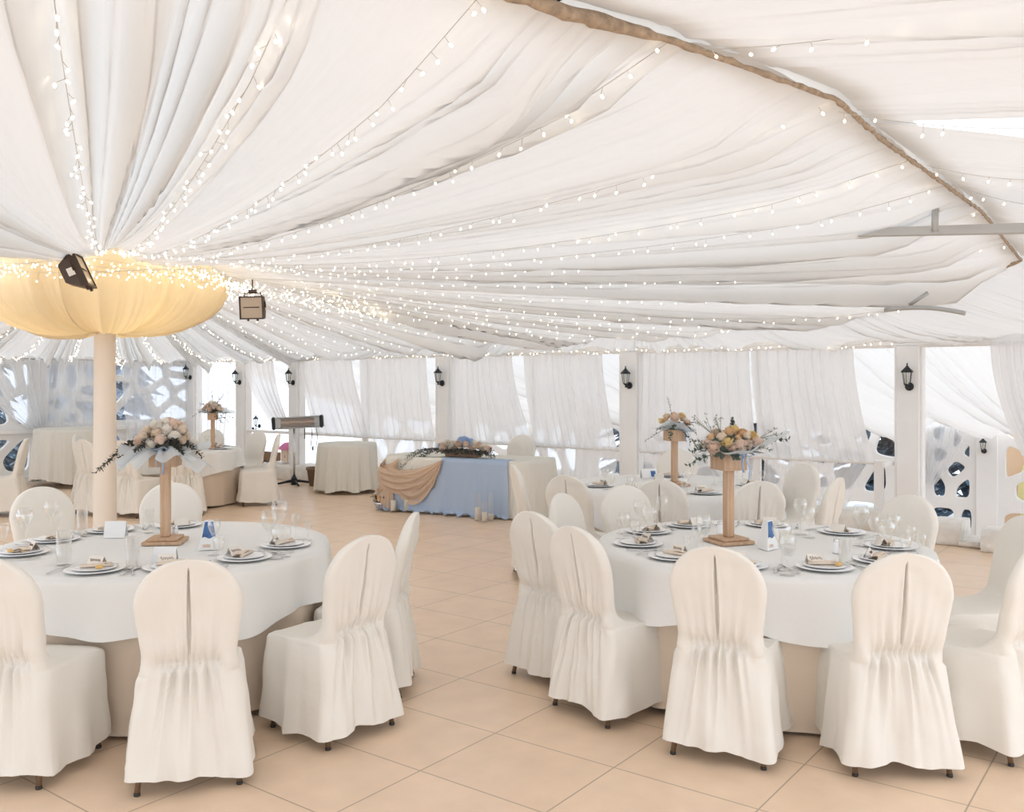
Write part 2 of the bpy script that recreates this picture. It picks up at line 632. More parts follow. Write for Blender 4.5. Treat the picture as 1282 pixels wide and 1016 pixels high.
# slim window frame bars between the posts
for (b0, b1) in ((2.62, 5.77), (6.03, 8.95), (9.21, 12.34)):
    m = MB()
    panel_box(m, WALL_A + 0.05, (b0 + b1) / 2, 1.42, 0.04, 0.045, 1.24, 0.004)
    m.build('mullion', M['white'], wb)


# ---------------------------------------------------------- organic lattices
def clip_poly(poly, n, d):
    out = []
    for i in range(len(poly)):
        p, q = poly[i], poly[(i + 1) % len(poly)]
        dp, dq = p[0] * n[0] + p[1] * n[1] - d, q[0] * n[0] + q[1] * n[1] - d
        if dp <= 0:
            out.append(p)
        if (dp < 0) != (dq < 0) and abs(dp - dq) > 1e-9:
            t = dp / (dp - dq)
            out.append((p[0] + (q[0] - p[0]) * t, p[1] + (q[1] - p[1]) * t))
    return out


def lattice(name, w, h, n, seed, bar=0.05, depth=0.05, parent=None, mat=None, aspect=1.0):
    r = random.Random(seed)
    pts = [(r.uniform(0, w), r.uniform(0, h)) for _ in range(n)]
    for _ in range(2):
        new = []
        for i, p in enumerate(pts):
            poly = [(0, 0), (w, 0), (w, h), (0, h)]
            for j, q in enumerate(pts):
                if i != j:
                    nx, ny = q[0] - p[0], q[1] - p[1]
                    L = math.hypot(nx, ny) or 1e-6
                    nx, ny = nx / L, ny / L
                    poly = clip_poly(poly, (nx, ny), (p[0] + q[0]) / 2 * nx + (p[1] + q[1]) / 2 * ny)
            if poly:
                new.append((sum(k[0] for k in poly) / len(poly), sum(k[1] for k in poly) / len(poly)))
            else:
                new.append(p)
        pts = [((a[0] + b[0]) / 2, (a[1] + b[1]) / 2) for a, b in zip(pts, new)]
    cu = bpy.data.curves.new(name + '_outline', 'CURVE')
    cu.dimensions = '2D'
    cu.fill_mode = 'BOTH'
    cu.extrude = depth / 2
    cu.bevel_depth = 0.010
    cu.bevel_resolution = 1

    def spline(pl):
        s = cu.splines.new('POLY')
        s.points.add(len(pl) - 1)
        for k, p in enumerate(pl):
            s.points[k].co = (p[0], p[1], 0, 1)
        s.use_cyclic_u = True
    spline([(0, 0), (w, 0), (w, h), (0, h)])
    for i, p in enumerate(pts):
        e = bar * 0.9
        poly = [(e, e), (w - e, e), (w - e, h - e), (e, h - e)]
        for j, q in enumerate(pts):
            if i != j:
                nx, ny = q[0] - p[0], q[1] - p[1]
                L = math.hypot(nx, ny) or 1e-6
                nx, ny = nx / L, ny / L
                poly = clip_poly(poly, (nx, ny), (p[0] + q[0]) / 2 * nx + (p[1] + q[1]) / 2 * ny - bar * r.uniform(0.45, 0.75))
        if len(poly) < 3:
            continue
        for _ in range(3):
            nw = []
            for k in range(len(poly)):
                a, b = poly[k], poly[(k + 1) % len(poly)]
                nw.append((a[0] * .8 + b[0] * .2, a[1] * .8 + b[1] * .2))
                nw.append((a[0] * .2 + b[0] * .8, a[1] * .2 + b[1] * .8))
            poly = nw
        area = 0.5 * abs(sum(poly[k][0] * poly[(k + 1) % len(poly)][1] - poly[(k + 1) % len(poly)][0] * poly[k][1] for k in range(len(poly))))
        if area > 0.004:
            spline(poly[::-1])
    tmp = bpy.data.objects.new(name + '_tmp', cu)
    C.objects.link(tmp)
    dg = bpy.context.evaluated_depsgraph_get()
    me = bpy.data.meshes.new_from_object(tmp.evaluated_get(dg), depsgraph=dg)
    me = me.copy() if me.users else me
    bpy.data.objects.remove(tmp)
    bpy.data.curves.remove(cu)
    me.materials.clear()
    me.materials.append(mat or M['white'])
    return link(name, me, parent)


def stand_wall(o, a, b, z, along_b=True, flip=False):
    """put an upright sheet (local x along, local y up) with its lower corner at (a, b, z)"""
    o.location = W(a, b, z)
    ang = math.atan2(EB[1], EB[0]) if along_b else ROOM_ROT
    o.rotation_euler = (PI / 2, 0, ang)


# left wall: three lattice windows between white posts (running towards the camera)
wl = thing('wall_left', 'white left wall of organic lattice windows behind sheer curtains', None, (0, 0, 0), kind='structure')
for i, a in enumerate((10.55, 7.6, 4.6, 1.6, -1.4)):
    m = MB()
    panel_box(m, a, LEFT_B + 0.02, 1.03, 0.16, 0.18, 2.06)
    m.build('post', M['white'], wl)
m = MB()
panel_box(m, 4.5, LEFT_B, EAVE + 0.09, 12.6, 0.18, 0.14)
m.build('eave_beam', M['white'], wl)
m = MB()
panel_box(m, 4.5, LEFT_B - 0.02, 0.86, 12.4, 0.10, 0.07)
panel_box(m, 4.5, LEFT_B, 0.06, 12.4, 0.22, 0.12)
m.build('window_sill', M['white'], wl)
for k, a in enumerate((7.68, 4.68, 1.68, -1.32)):
    o = lattice('lattice', 2.86, 1.16, 17, 20 + k, 0.085, 0.06, wl)
    stand_wall(o, a, LEFT_B + 0.03, 0.90, False)
    o = lattice('lattice', 2.86, 0.70, 9, 40 + k, 0.085, 0.06, wl)
    stand_wall(o, a, LEFT_B + 0.03, 0.12, False)
    m = MB()
    panel_box(m, a + 1.43, LEFT_B + 0.09, 1.05, 2.86, 0.008, 1.9, 0)
    m.build('pane', M['pane'], wl)

# outer wall of the lower hall
wo = thing('wall_outer', 'white lattice wall of the lower hall beyond the railing', None, (0, 0, 0), kind='structure')
for k, b in enumerate((-3.0, -0.6, 1.15, 2.47, 3.45, 6.4, 9.4, 12.4, 15.6)):
    m = MB()
    panel_box(m, 15.0, b, 0.15, 0.2, 0.28, 2.5)
    m.build('post', M['white'], wo)
m = MB()
panel_box(m, 15.0, 6.3, 1.45, 0.2, 19, 0.14)
m.build('eave_beam', M['white'], wo)
m = MB()
stone_block(m, 14.85, 15.15, -3.0, 15.6, -1.1, -0.62, 21)
m.build('stone_kerb', M['stone'], wo)
for k, (b0, b1) in enumerate(((-2.86, -0.74), (-0.46, 1.01), (1.29, 2.33), (2.61, 3.31), (3.59, 6.26), (6.54, 9.26), (9.54, 12.26), (12.54, 15.46))):
    L = b1 - b0
    o = lattice('lattice', L, 1.55, 6 if k == 2 else max(10, int(L * 6.5)), 60 + k, 0.10, 0.07, wo)
    stand_wall(o, 15.0, b0, -0.14, True)
    o = lattice('lattice', L, 0.46, max(2, int(L * 2.0)), 80 + k, 0.07, 0.07, wo)
    stand_wall(o, 15.0, b0, -0.60, True)
    m = MB()
    panel_box(m, 15.08, (b0 + b1) / 2, 0.38, 0.008, L, 2.0, 0)
    m.build('pane', M['pane'], wo)

# orange and yellow board panel behind the right-hand lattice
t = thing('painted_board', 'orange and yellow painted board behind the lattice right of the far lantern', 'board', W(16.1, 1.85, -1.1))
m = MB()
m.box((0, 0, 1.2), (0.05, 1.25, 2.4), rz=ROOM_ROT, bev=0.01)
m.build('board', M['orange'], t)
m = MB()
v = W(-0.035, -0.12, 1.05)
pl = [(0.5 * math.cos(q * PI / 12) , 0.85 * math.sin(q * PI / 12)) for q in range(24)]
ring = [v + W(0, p[0], p[1]) for p in pl]
ring2 = [v + W(-0.02, p[0] * 0.97, p[1] * 0.97) for p in pl]
m.add(ring + ring2, [tuple(range(24, 48))] + [(k, (k + 1) % 24, 24 + (k + 1) % 24, 24 + k) for k in range(24)], False)
m.build('yellow_disc', M['yellow'], t)


# ---------------------------------------------------------- ceiling fabric
COL = Vector((-4.21, 9.5, 0))
RING_R, RING_Z = 1.25, 2.95


def ridge_pt(px, py, h):
    return at(px, py, h)


RIDGE = [Vector((-6.5, -1.0, 2.9)), Vector((-3.0, 0.6, 2.86)), Vector((-1.3, 1.72, 2.85))] + \
        [ridge_pt(px, py, 2.85) for (px, py) in ((720, 0), (840, 33), (898, 55), (982, 86), (1048, 111), (1106, 164), (1163, 206), (1230, 257), (1278, 319))]
E_PT = RIDGE[-1]
SEAM = [E_PT, atd(1233, 341, 8.85), atd(1176, 362, 9.05), atd(1138, 379, 9.3), atd(1070, 390, 9.6), atd(900, 407, 10.3), atd(700, 418, 11.5), atd(560, 427, 12.6),
        atd(430, 438, 13.9)]
EAVE_L = [W(10.38, 12.6, EAVE + 0.10), W(10.38, 15.5, EAVE + 0.10)]
LEFT_L = [W(10.3, 15.5, EAVE + 0.10), W(-2.5, 15.5, EAVE + 0.12)]
BACK_L = [W(-4.5, 14, 2.3), W(-5.0, 9, 2.7)]


def resample(pts, step):
    out, acc = [], []
    L = 0
    for i in range(len(pts) - 1):
        d = (pts[i + 1] - pts[i]).length
        n = max(1, int(d / step))
        for k in range(n):
            out.append(pts[i].lerp(pts[i + 1], k / n))
            acc.append(L + d * k / n)
        L += d
    out.append(pts[-1])
    acc.append(L)
    return out, np.array(acc)


def ruled(inner, outer, s_arr, nv, sag, amp, fold, lobe=None, taper=(0.15, 1.0), vmid=0.0):
    """a pleated cloth sheet hung between two edges"""
    I = np.array([tuple(p) for p in inner])
    O = np.array([tuple(p) for p in outer])
    n = len(I)
    P = np.zeros((n, nv + 1, 3))
    for j in range(nv + 1):
        v = j / nv
        q = I * (1 - v) + O * v
        width = taper[0] + (taper[1] - taper[0]) * v
        s = s_arr + 0.06 * np.sin(v * 3.1 + s_arr * 1.3) + 0.10 * v * np.sin(s_arr * 0.9)
        d = fold(s, v)
        width *= 1 - 0.88 * float(sstep(v, 0.92, 1.0))
        q[:, 2] += -sag * 4 * v * (1 - v) - d * amp * width
        if lobe is not None:
            q[:, 2] += lobe(s_arr, v)
        P[:, j, :] = q
    return P


bound = RIDGE + SEAM[1:] + EAVE_L + LEFT_L[1:] + BACK_L
outer, sarr = resample(bound, 0.0085)
inner = []
for p in outer:
    d = Vector((p.x - COL.x, p.y - COL.y, 0)).normalized()
    inner.append(COL + d * RING_R + Vector((0, 0, RING_Z)))
ang = np.array([math.atan2(p.y - COL.y, p.x - COL.x) for p in outer])
dist = np.array([Vector((p.x - COL.x, p.y - COL.y)).length for p in outer])
fold1 = Fold(3, (1.15, 0.42, 0.20, 0.09), (0.10, 0.40, 0.75, 0.75), 0.9, 1.25)
SAG1 = 0.020 * dist


def lobes(s, v):
    # slack lobes at the column ring and scallops along the eaves
    return -0.17 * np.abs(np.cos(ang * 4.5 + 0.2)) ** 0.6 * (1 - v) ** 3.5 - 0.03 * np.abs(np.sin(s * 2.2)) * v ** 4


P = ruled(inner, outer, sarr, 34, SAG1, 1.35, fold1, lobes, (0.10, 1.0))
mb = MB().array(P)
c1 = mb.build('ceiling', M['ceil'])
tag(c1, 'white pleated ceiling fabric fanning out from the column', kind='structure')
FAN = P

# right of the ridge: two sheets with a gap between them
rr, rs = resample(RIDGE, 0.009)
dirR = Vector((-EB[0], -EB[1], 0))
gapG = (at(1095, 150, 2.85)).y
iA = [k for k, p in enumerate(rr) if p.y <= gapG]
iB = [k for k, p in enumerate(rr) if p.y >= gapG]
fold2 = Fold(8, (0.8, 0.35, 0.16, 0.08), (0.12, 0.45, 0.75, 0.7), 0.85, 1.25)


def right_panel(idx, skew, name, label, seed):
    inn = [rr[k] for k in idx]
    ss = rs[idx]
    n = len(idx)
    out = []
    for q, k in enumerate(idx):
        u = q / (n - 1)
        p = rr[k] + dirR * 4.6 + skew(u)
        p.z = 2.46
        out.append(p)
    P = ruled(inn, out, ss * 1.0, 30, 0.12, 1.0, fold2, None, (0.10, 2.2))
    o = MB().array(P).build(name, M['ceil'])
    tag(o, label, kind='structure')


right_panel(iA, lambda u: Vector((-0.3, -1.1, 0)) * (u ** 4), 'ceiling.001', 'white pleated ceiling fabric right of the ridge, nearer sheet', 4)
right_panel(iB, lambda u: Vector((0.3, 1.0, 0)) * ((1 - u) ** 4), 'ceiling.002', 'white pleated ceiling fabric right of the ridge, further sheet', 5)

# strip between the seam and the back eave
sm, ss = resample(SEAM, 0.009)
Ls = ss[-1]
eo = []
for k, p in enumerate(sm):
    u = ss[k] / Ls
    eo.append(W(10.40, -1.3 + (13.0 + 1.3) * (u ** 0.88), EAVE + 0.13))
fold3 = Fold(12, (0.6, 0.27, 0.13, 0.07), (0.15, 0.5, 0.75, 0.6), 0.8, 1.25)
sm2 = [p + (Vector((COL.x, COL.y, p.z)) - p).normalized() * (0.16 * sstep(ss[k], 0.1, 1.2) + 0.0) + Vector((0, 0, 0.06)) for k, p in enumerate(sm)]
P = ruled(sm2, eo, ss * 1.25, 22, 0.10, 0.9, fold3, None, (0.25, 1.0))
o = MB().array(P).build('ceiling.003', M['ceil'])
tag(o, 'white pleated ceiling strip between the hip seam and the back eave', kind='structure')
# hip end right of the ridge end
ra, rsx = resample([E_PT + dirR * 4.6 + Vector((0, -0.3, -0.25)), E_PT + Vector((0, -0.08, 0.05))], 0.02)
eo2, _ = resample([W(10.40, -6.0, EAVE + 0.13), W(10.40, -1.3, EAVE + 0.13)], 0.02)
n = min(len(ra), len(eo2))
ra = [ra[int(k * (len(ra) - 1) / (n - 1))] for k in range(n)]
eo2 = [eo2[int(k * (len(eo2) - 1) / (n - 1))] for k in range(n)]
P = ruled(ra, eo2, np.linspace(0, 4.6, n), 16, 0.1, 0.9, fold3, None, (0.5, 1.0))
o = MB().array(P).build('ceiling.004', M['ceil'])
tag(o, 'white pleated ceiling fabric at the right hip end', kind='structure')

# ridge seam with gathered canvas
rp, rl = resample(RIDGE[1:], 0.035)
RL0 = rl[min(range(len(rp)), key=lambda i: (rp[i] - RIDGE[3]).length)]
m = MB()
m.tube([p + Vector((0, 0, -0.045 + 0.008 * noise.noise(Vector((i * 0.5, 0, 0))))) for i, p in enumerate(rp)],
       [(0.011 + 0.014 * math.exp(-((rl[i] - RL0) / 0.32) ** 2)) * (1 + 0.45 * noise.noise(Vector((i * 0.27, 2, 0)))) + 0.0015 * math.sin(i * 2.2) for i in range(len(rp))], 8)
o = o0 = m.build('trim_1', M['ridge'])
tag(o, 'brown gathered canvas seam along the ceiling ridge', kind='structure')
hp, hl = resample(SEAM[:5], 0.035)
m = MB()
m.tube([p + Vector((0, 0, -0.04)) for p in hp], [0.012 + 0.012 * max(0, 1 - hl[i] / 1.2) + 0.008 * noise.noise(Vector((i * 0.3, 5, 0))) for i in range(len(hp))], 8)
o = m.build('trim_2', M['ridge'])
tag(o, 'brown gathered seam along the hip of the ceiling', kind='structure')

m = MB()
m.grid(lambda u, v: (lambda p: Vector((p.x, p.y, p.z + 0.03)) + Vector((0.62, -0.78, 0)) * (v - .5) * 0.26)(rp[min(int(u * (len(rp) - 1)), len(rp) - 1)]), len(rp) - 1, 1)
m.build('ridge_light_seal', M['white'], o0)  # added strip blocking sky light that leaks through gaps along the ridge

# tie beams
t = thing('tie_beam', 'grey aluminium tie beam crossing the ceiling ridge at the right', 'beam', atd(1180, 290, 6.3), kind='structure')
qq = [atd(1114, 285.3, 5.95), atd(1330, 278.0, 5.5), atd(1330, 291.0, 5.5), atd(1074, 296.0, 6.05)]
dn = (qq[1] - qq[0]).normalized()
side = Vector((-dn.y, dn.x, 0)) * 0.035
vs = [q - t.location + side * s for s in (-1, 1) for q in qq]
m = MB()
m.add(vs, [(0, 1, 2, 3), (7, 6, 5, 4), (0, 4, 5, 1), (1, 5, 6, 2), (2, 6, 7, 3), (3, 7, 4, 0)], False)
m.build('beam', M['alu'], t)
m = MB()
q0 = atd(1170, 290, 5.8) - t.location
m.tube([q0, q0 + Vector((0.02, 0.03, 0.18))], 0.022, 8)
m.build('strut', M['alu'], t)
t = thing('tie_beam', 'small grey arched tie beam below the hip of the ceiling', 'beam', atd(1150, 386, 9.0), kind='structure')
m = MB()
m.tube([atd(1108 + 100 * k / 12, 388 - 4.0 * math.sin(PI * k / 12) + 4 * (k / 12) ** 2, 8.7 - 0.5 * k / 12) - t.location for k in range(13)], 0.026, 8, flat=0.8)
m.build('beam', M['alu'], t)
m = MB()
m.tube([atd(1138, 382, 8.58) - t.location, atd(1162, 366, 8.5) - t.location], 0.018, 8)
m.build('strut', M['alu'], t)

# column, with an added cap keeping sky light out of the bowl
t = thing('column', 'cream cloth covered central tent column', None, (COL.x, COL.y, 0), kind='structure')
m = MB()
m.lathe([(0.118, 0), (0.118, 0.02), (0.114, 0.05), (0.112, 1.0), (0.104, 2.0), (0.10, 3.35)], 32)
m.build('shaft', M['column'], t)
m = MB()


def capf(u, v):
    an = u * 2 * PI
    r = 0.02 + 1.42 * v
    return (r * math.cos(an), r * math.sin(an), 3.42 - 0.32 * v + 0.02 * math.sin(an * 20) * v)


m.grid(capf, 120, 8, True)
m.build('light_block_cap', M['ridge'], t)
m = MB()
m.lathe([(RING_R - 0.09 + 0.022 * math.cos(k * PI / 4), RING_Z + 0.06 + 0.022 * math.sin(k * PI / 4)) for k in range(8)], 64, closed=True)
for k in range(8):
    an = k * PI / 4 + 0.2
    m.tube([(0.1 * math.cos(an), 0.1 * math.sin(an), 3.05), ((RING_R - 0.09) * math.cos(an), (RING_R - 0.09) * math.sin(an), RING_Z + 0.06)], 0.018, 6)
m.build('ring_frame', M['wood'], t)

# bowl of draped cloth round the column
prof = [(1.10, 3.02), (1.155, 2.90), (1.175, 2.75), (1.15, 2.60), (1.08, 2.47), (0.96, 2.355), (0.80, 2.27), (0.62, 2.215), (0.45, 2.19), (0.32, 2.19), (0.22, 2.20), (0.16, 2.215), (0.125, 2.235)]
bfold = Fold(21, (0.36, 0.16, 0.07), (0.5, 0.8, 0.6), 0.7)
NB = 640
P = np.zeros((NB, 49, 3))
aa = np.linspace(0, 2 * PI, NB, endpoint=False)
for j in range(49):
    v = j / 48
    q = v * (len(prof) - 1)
    i = min(int(q), len(prof) - 2)
    f = q - i
    r0 = prof[i][0] * (1 - f) + prof[i + 1][0] * f
    z0 = prof[i][1] * (1 - f) + prof[i + 1][1] * f
    seam = np.abs(np.cos(aa * 3.5 + 0.5))
    lob = seam ** 0.5
    belly = math.sin(PI * min(1, v * 1.1)) if v < 0.9 else 0
    blend = np.clip(1 - np.abs(aa - PI) / PI, 0, 1)
    fd = (bfold(aa * 1.15, v) * sstep(aa, 0, 0.3) + bfold((aa + 2 * PI) * 1.15, v) * (1 - sstep(aa, 0, 0.3)))
    gather = 0.35 + 1.4 * (1 - lob)
    d = (fd - 0.04) * gather * (0.6 + 0.6 * v)
    rr_ = r0 * (1 + 0.045 * (lob - 0.7) * belly) + d * (0.7 if r0 > 0.2 else 0.25)
    zz = z0 - 0.075 * (lob - 0.6) * math.sin(PI * min(1, v)) * (1 if v > 0.3 else v / 0.3) - 0.3 * d
    P[:, j, 0] = rr_ * np.cos(aa)
    P[:, j, 1] = rr_ * np.sin(aa)
    P[:, j, 2] = zz
t = tag(MB().array(P, True).build('canopy_drape', M['bowl'], None, (COL.x, COL.y, 0)), 'glowing cream cloth bowl draped round the top of the column', 'drape')

# ---------------------------------------------------------- lower hall drape
ho_i, hs = resample([W(10.63, -4.0, 2.30), W(10.63, 15.4, 2.30)], 0.02)
ho_o = []
for k, p in enumerate(ho_i):
    b = -4.0 + hs[k]
    ho_o.append(W(14.75, b - 1.0, 1.02 + 0.10 * math.sin(b * 2.1) + 0.05 * math.sin(b * 5.1 + 1)))
P = ruled(ho_i, ho_o, hs, 26, 0.16, 1.0, Fold(31, (0.9, 0.4, 0.18, 0.09), (0.25, 0.5, 0.75, 0.6), 0.8, 1.25), None, (0.5, 1.0))
o = MB().array(P).build('ceiling.005', M['hall'])
tag(o, 'white draped fabric ceiling sloping down over the lower hall', kind='structure')


# ---------------------------------------------------------- curtains
def curtain(label, top, bot, ztop, zbot, a, folds, amp, mat, seed, ease=1.0, group=None, axis='b', nv=26, sway=0.0, split=None):
    r = random.Random(seed)
    ph = [r.uniform(0, 9) for _ in range(4)]
    nu = max(60, int(folds * 12))

    def fn(u, v):
        e = v ** ease
        b = (top[0] * (1 - u) + top[1] * u) * (1 - e) + (bot[0] * (1 - u) + bot[1] * u) * e
        s = u * folds + 0.25 * math.sin(u * folds * 0.9 + ph[0]) + 0.10 * v * math.sin(ph[1] + u * 7)
        w = math.sin(2 * PI * s) + 0.45 * math.sin(2 * PI * s * 2.1 + ph[2] + v) + 0.3 * math.sin(2 * PI * s * 0.47 + ph[3])
        am = amp * (0.75 + 0.35 * v)
        z = ztop + (zbot - ztop) * v + (0.012 * w * (1 - v) ** 6) - sway * math.sin(PI * u) * v * v
        aa_ = a - 0.03 - am * 0.5 * (w + 1.2) - 0.012 * v
        bb = b + am * 0.4 * math.cos(2 * PI * s)
        return W(aa_, bb, z) if axis == 'b' else W(bb, LEFT_B - 0.10 - am * 0.5 * (w + 1.2), z)
    mb = MB().grid(fn, nu, nv)
    return tag(mb.build('curtain', mat), label, 'curtain', group)


def bx(px, a=WALL_A):
    """b on the wall plane at a photo column"""
    t = (px - 641.0) / F
    d = a / (EA[0] * t + EA[1])
    return d * (EB[1] + EB[0] * t)


GC = None
TZ = EAVE + 0.01
curtain('wide white sheer curtain between the heater and the blue table', (bx(378), bx(445)), (bx(400), bx(470)), TZ, 0.80, WALL_A, 8, 0.05, M['sheer'], 1, 1.4)
curtain('white sheer curtain slanting down behind the blue draped table\'s left end', (bx(455), bx(536)), (bx(460), bx(548)), TZ, 0.80, WALL_A, 9, 0.05, M['sheer'], 2, 1.6)
curtain('white sheer curtain directly behind the flowers of the blue table', (bx(563), bx(643)), (bx(566), bx(672)), TZ, 0.80, WALL_A, 10, 0.05, M['sheer'], 3, 1.7)
curtain('white sheer curtain left of the lantern post in the middle of the back wall', (bx(660), bx(757)), (bx(676), bx(778)), TZ, 0.80, WALL_A, 11, 0.05, M['sheer'], 4, 1.6)
curtain('white sheer curtain behind the bouquet stand of the middle table', (bx(808), bx(940)), (bx(808), bx(952)), TZ, 0.80, WALL_A, 12, 0.055, M['sheer'], 5, 1.5)
curtain('white sheer curtain ending left of the lantern post at the rail end', (bx(944), bx(1070)), (bx(960), bx(1098)), TZ, 0.80, WALL_A, 11, 0.055, M['sheer'], 6, 1.6)
curtain('sheer curtain tied back between the two left lantern posts', (bx(308), bx(346)), (bx(352), bx(369)), TZ, 0.86, WALL_A, 5, 0.05, M['sheer'], 7, 1.5)
curtain('sheer curtain left of the left corner lantern post', (bx(248), bx(294)), (bx(252), bx(284)), TZ, 0.45, WALL_A, 6, 0.05, M['sheer2'], 8, 1.2)
curtain('white sheer curtain hanging at the right edge over the opening', (bx(1243), bx(1330)), (bx(1284), bx(1340)), TZ + 0.02, 0.95, WALL_A - 0.08, 8, 0.05, M['sheer'], 9, 1.8)
# short sheers under the rail
curtain('short sheer below the rail left of the rail end', (bx(958), bx(1085)), (bx(955), bx(1060)), 0.78, 0.25, WALL_A + 0.02, 8, 0.03, M['sheer2'], 10)
curtain('short sheer below the rail behind the middle bouquet stand', (bx(806), bx(950)), (bx(810), bx(940)), 0.78, 0.25, WALL_A + 0.02, 9, 0.03, M['sheer2'], 11)
curtain('short sheer below the rail right of the blue table', (bx(655), bx(776)), (bx(660), bx(770)), 0.78, 0.25, WALL_A + 0.02, 9, 0.03, M['sheer2'], 12)
curtain('short sheer below the rail beside the round cocktail table', (bx(470), bx(545)), (bx(474), bx(540)), 0.78, 0.25, WALL_A + 0.02, 6, 0.03, M['sheer2'], 13)
# left wall curtains (columns given along a)
curtain('white sheer swag tied back beside the white cloth table at the far left', (6.3, 7.9), (7.42, 7.68), TZ, 0.90, 0, 9, 0.05, M['sheer2'], 14, 1.7, axis='a')
curtain('thin straight sheer right of the tied swag over the left lattice window', (7.85, 8.75), (7.72, 8.70), TZ, 0.90, 0, 6, 0.045, M['sheer2'], 18, 1.2, axis='a')
curtain('thin sheer curtain over the lattice window left of the column', (10.35, 9.0), (10.3, 9.1), TZ, 0.55, 0, 8, 0.05, M['sheer2'], 15, 1.0, axis='a')
curtain('voile tied back over the lattice window of the lower hall', (3.42, 2.72), (3.36, 3.16), 1.05, 0.15, 14.9, 8, 0.04, M['sheer2'], 16, 1.6)


# ---------------------------------------------------------- trees outside
def conifer(x, y, z, h, r, seed, mt='tree'):
    rn = random.Random(seed)
    t = thing('conifer_tree', None, 'tree', (x, y, z))
    m = MB()
    m.tube([(0, 0, 0), (0, 0, h * 0.95)], [r * 0.09, 0.02], 8)
    m.build('trunk', M['trunk'], t)
    m = MB()
    lay = 13
    for k in range(lay):
        f = k / lay
        zz = h * (0.10 + 0.88 * f)
        rad = r * (1 - f) ** 0.8 + 0.08
        nb = int(9 + 8 * (1 - f))
        for q in range(nb):
            an = 2 * PI * q / nb + rn.uniform(-.2, .2)
            rr1 = rad * rn.uniform(0.7, 1.15)
            d = Vector((math.cos(an), math.sin(an), 0))
            s = Vector((-d.y, d.x, 0)) * rr1 * 0.22
            b0 = Vector((0, 0, zz + h * 0.05))
            tip = d * rr1 + Vector((0, 0, zz - h * 0.05 * rn.uniform(.4, 1.2)))
            mid = (b0 + tip) / 2 + Vector((0, 0, 0.02 * h))
            m.add([b0, mid + s, tip, mid - s, mid + Vector((0, 0, -0.06 * h)) * .6], [(0, 1, 4), (1, 2, 4), (2, 3, 4), (3, 0, 4), (0, 3, 2, 1)], False)
    m.build('crown', M[mt], t)
    return t


TREES = [(18.6, -1.9, 6, 1.5), (20.8, 1.0, 8, 1.9), (19.2, 3.4, 6, 1.4), (21.6, 5.6, 8, 1.9), (20.5, 8.5, 6, 1.8), (23.0, 12.0, 7, 1.9), (21.2, -4.6, 8, 2.0), (18.2, 0.5, 4.5, 0.9)]
LT = [(7.2, 18.0, 5.0, 1.0, 0), (8.3, 19.6, 5.5, 1.1, 0), (6.3, 20.0, 6.0, 1.4, 0), (10.6, 20.6, 5.5, 1.3, 1), (9.4, 22.4, 7.0, 1.5, 1), (12.3, 23.2, 6.5, 1.5, 1), (14.6, 25.6, 7.5, 1.8, 1)]
names = ['first', 'second', 'third', 'fourth', 'fifth', 'sixth', 'seventh', 'eighth']
for k, (a, b, h, r) in enumerate(TREES):
    p = W(a, b)
    t = conifer(p.x, p.y, -1.35, h, r, 100 + k)
    tag(t, 'dark snowy conifer seen through the lattice behind the lower hall', 'tree', 'conifers behind the lower hall')
for k, (a, b, h, r, fz) in enumerate(LT):
    p = W(a, b)
    t = conifer(p.x, p.y, -1.35, h, r, 140 + k, 'frost' if fz else 'tree')
    tag(t, 'frosted pale conifer behind the veiled left lattice windows' if fz else 'dark conifer seen through the bare lattice at the far left', 'tree', 'frosted conifers beyond the left wall' if fz else 'dark conifers beyond the left wall')

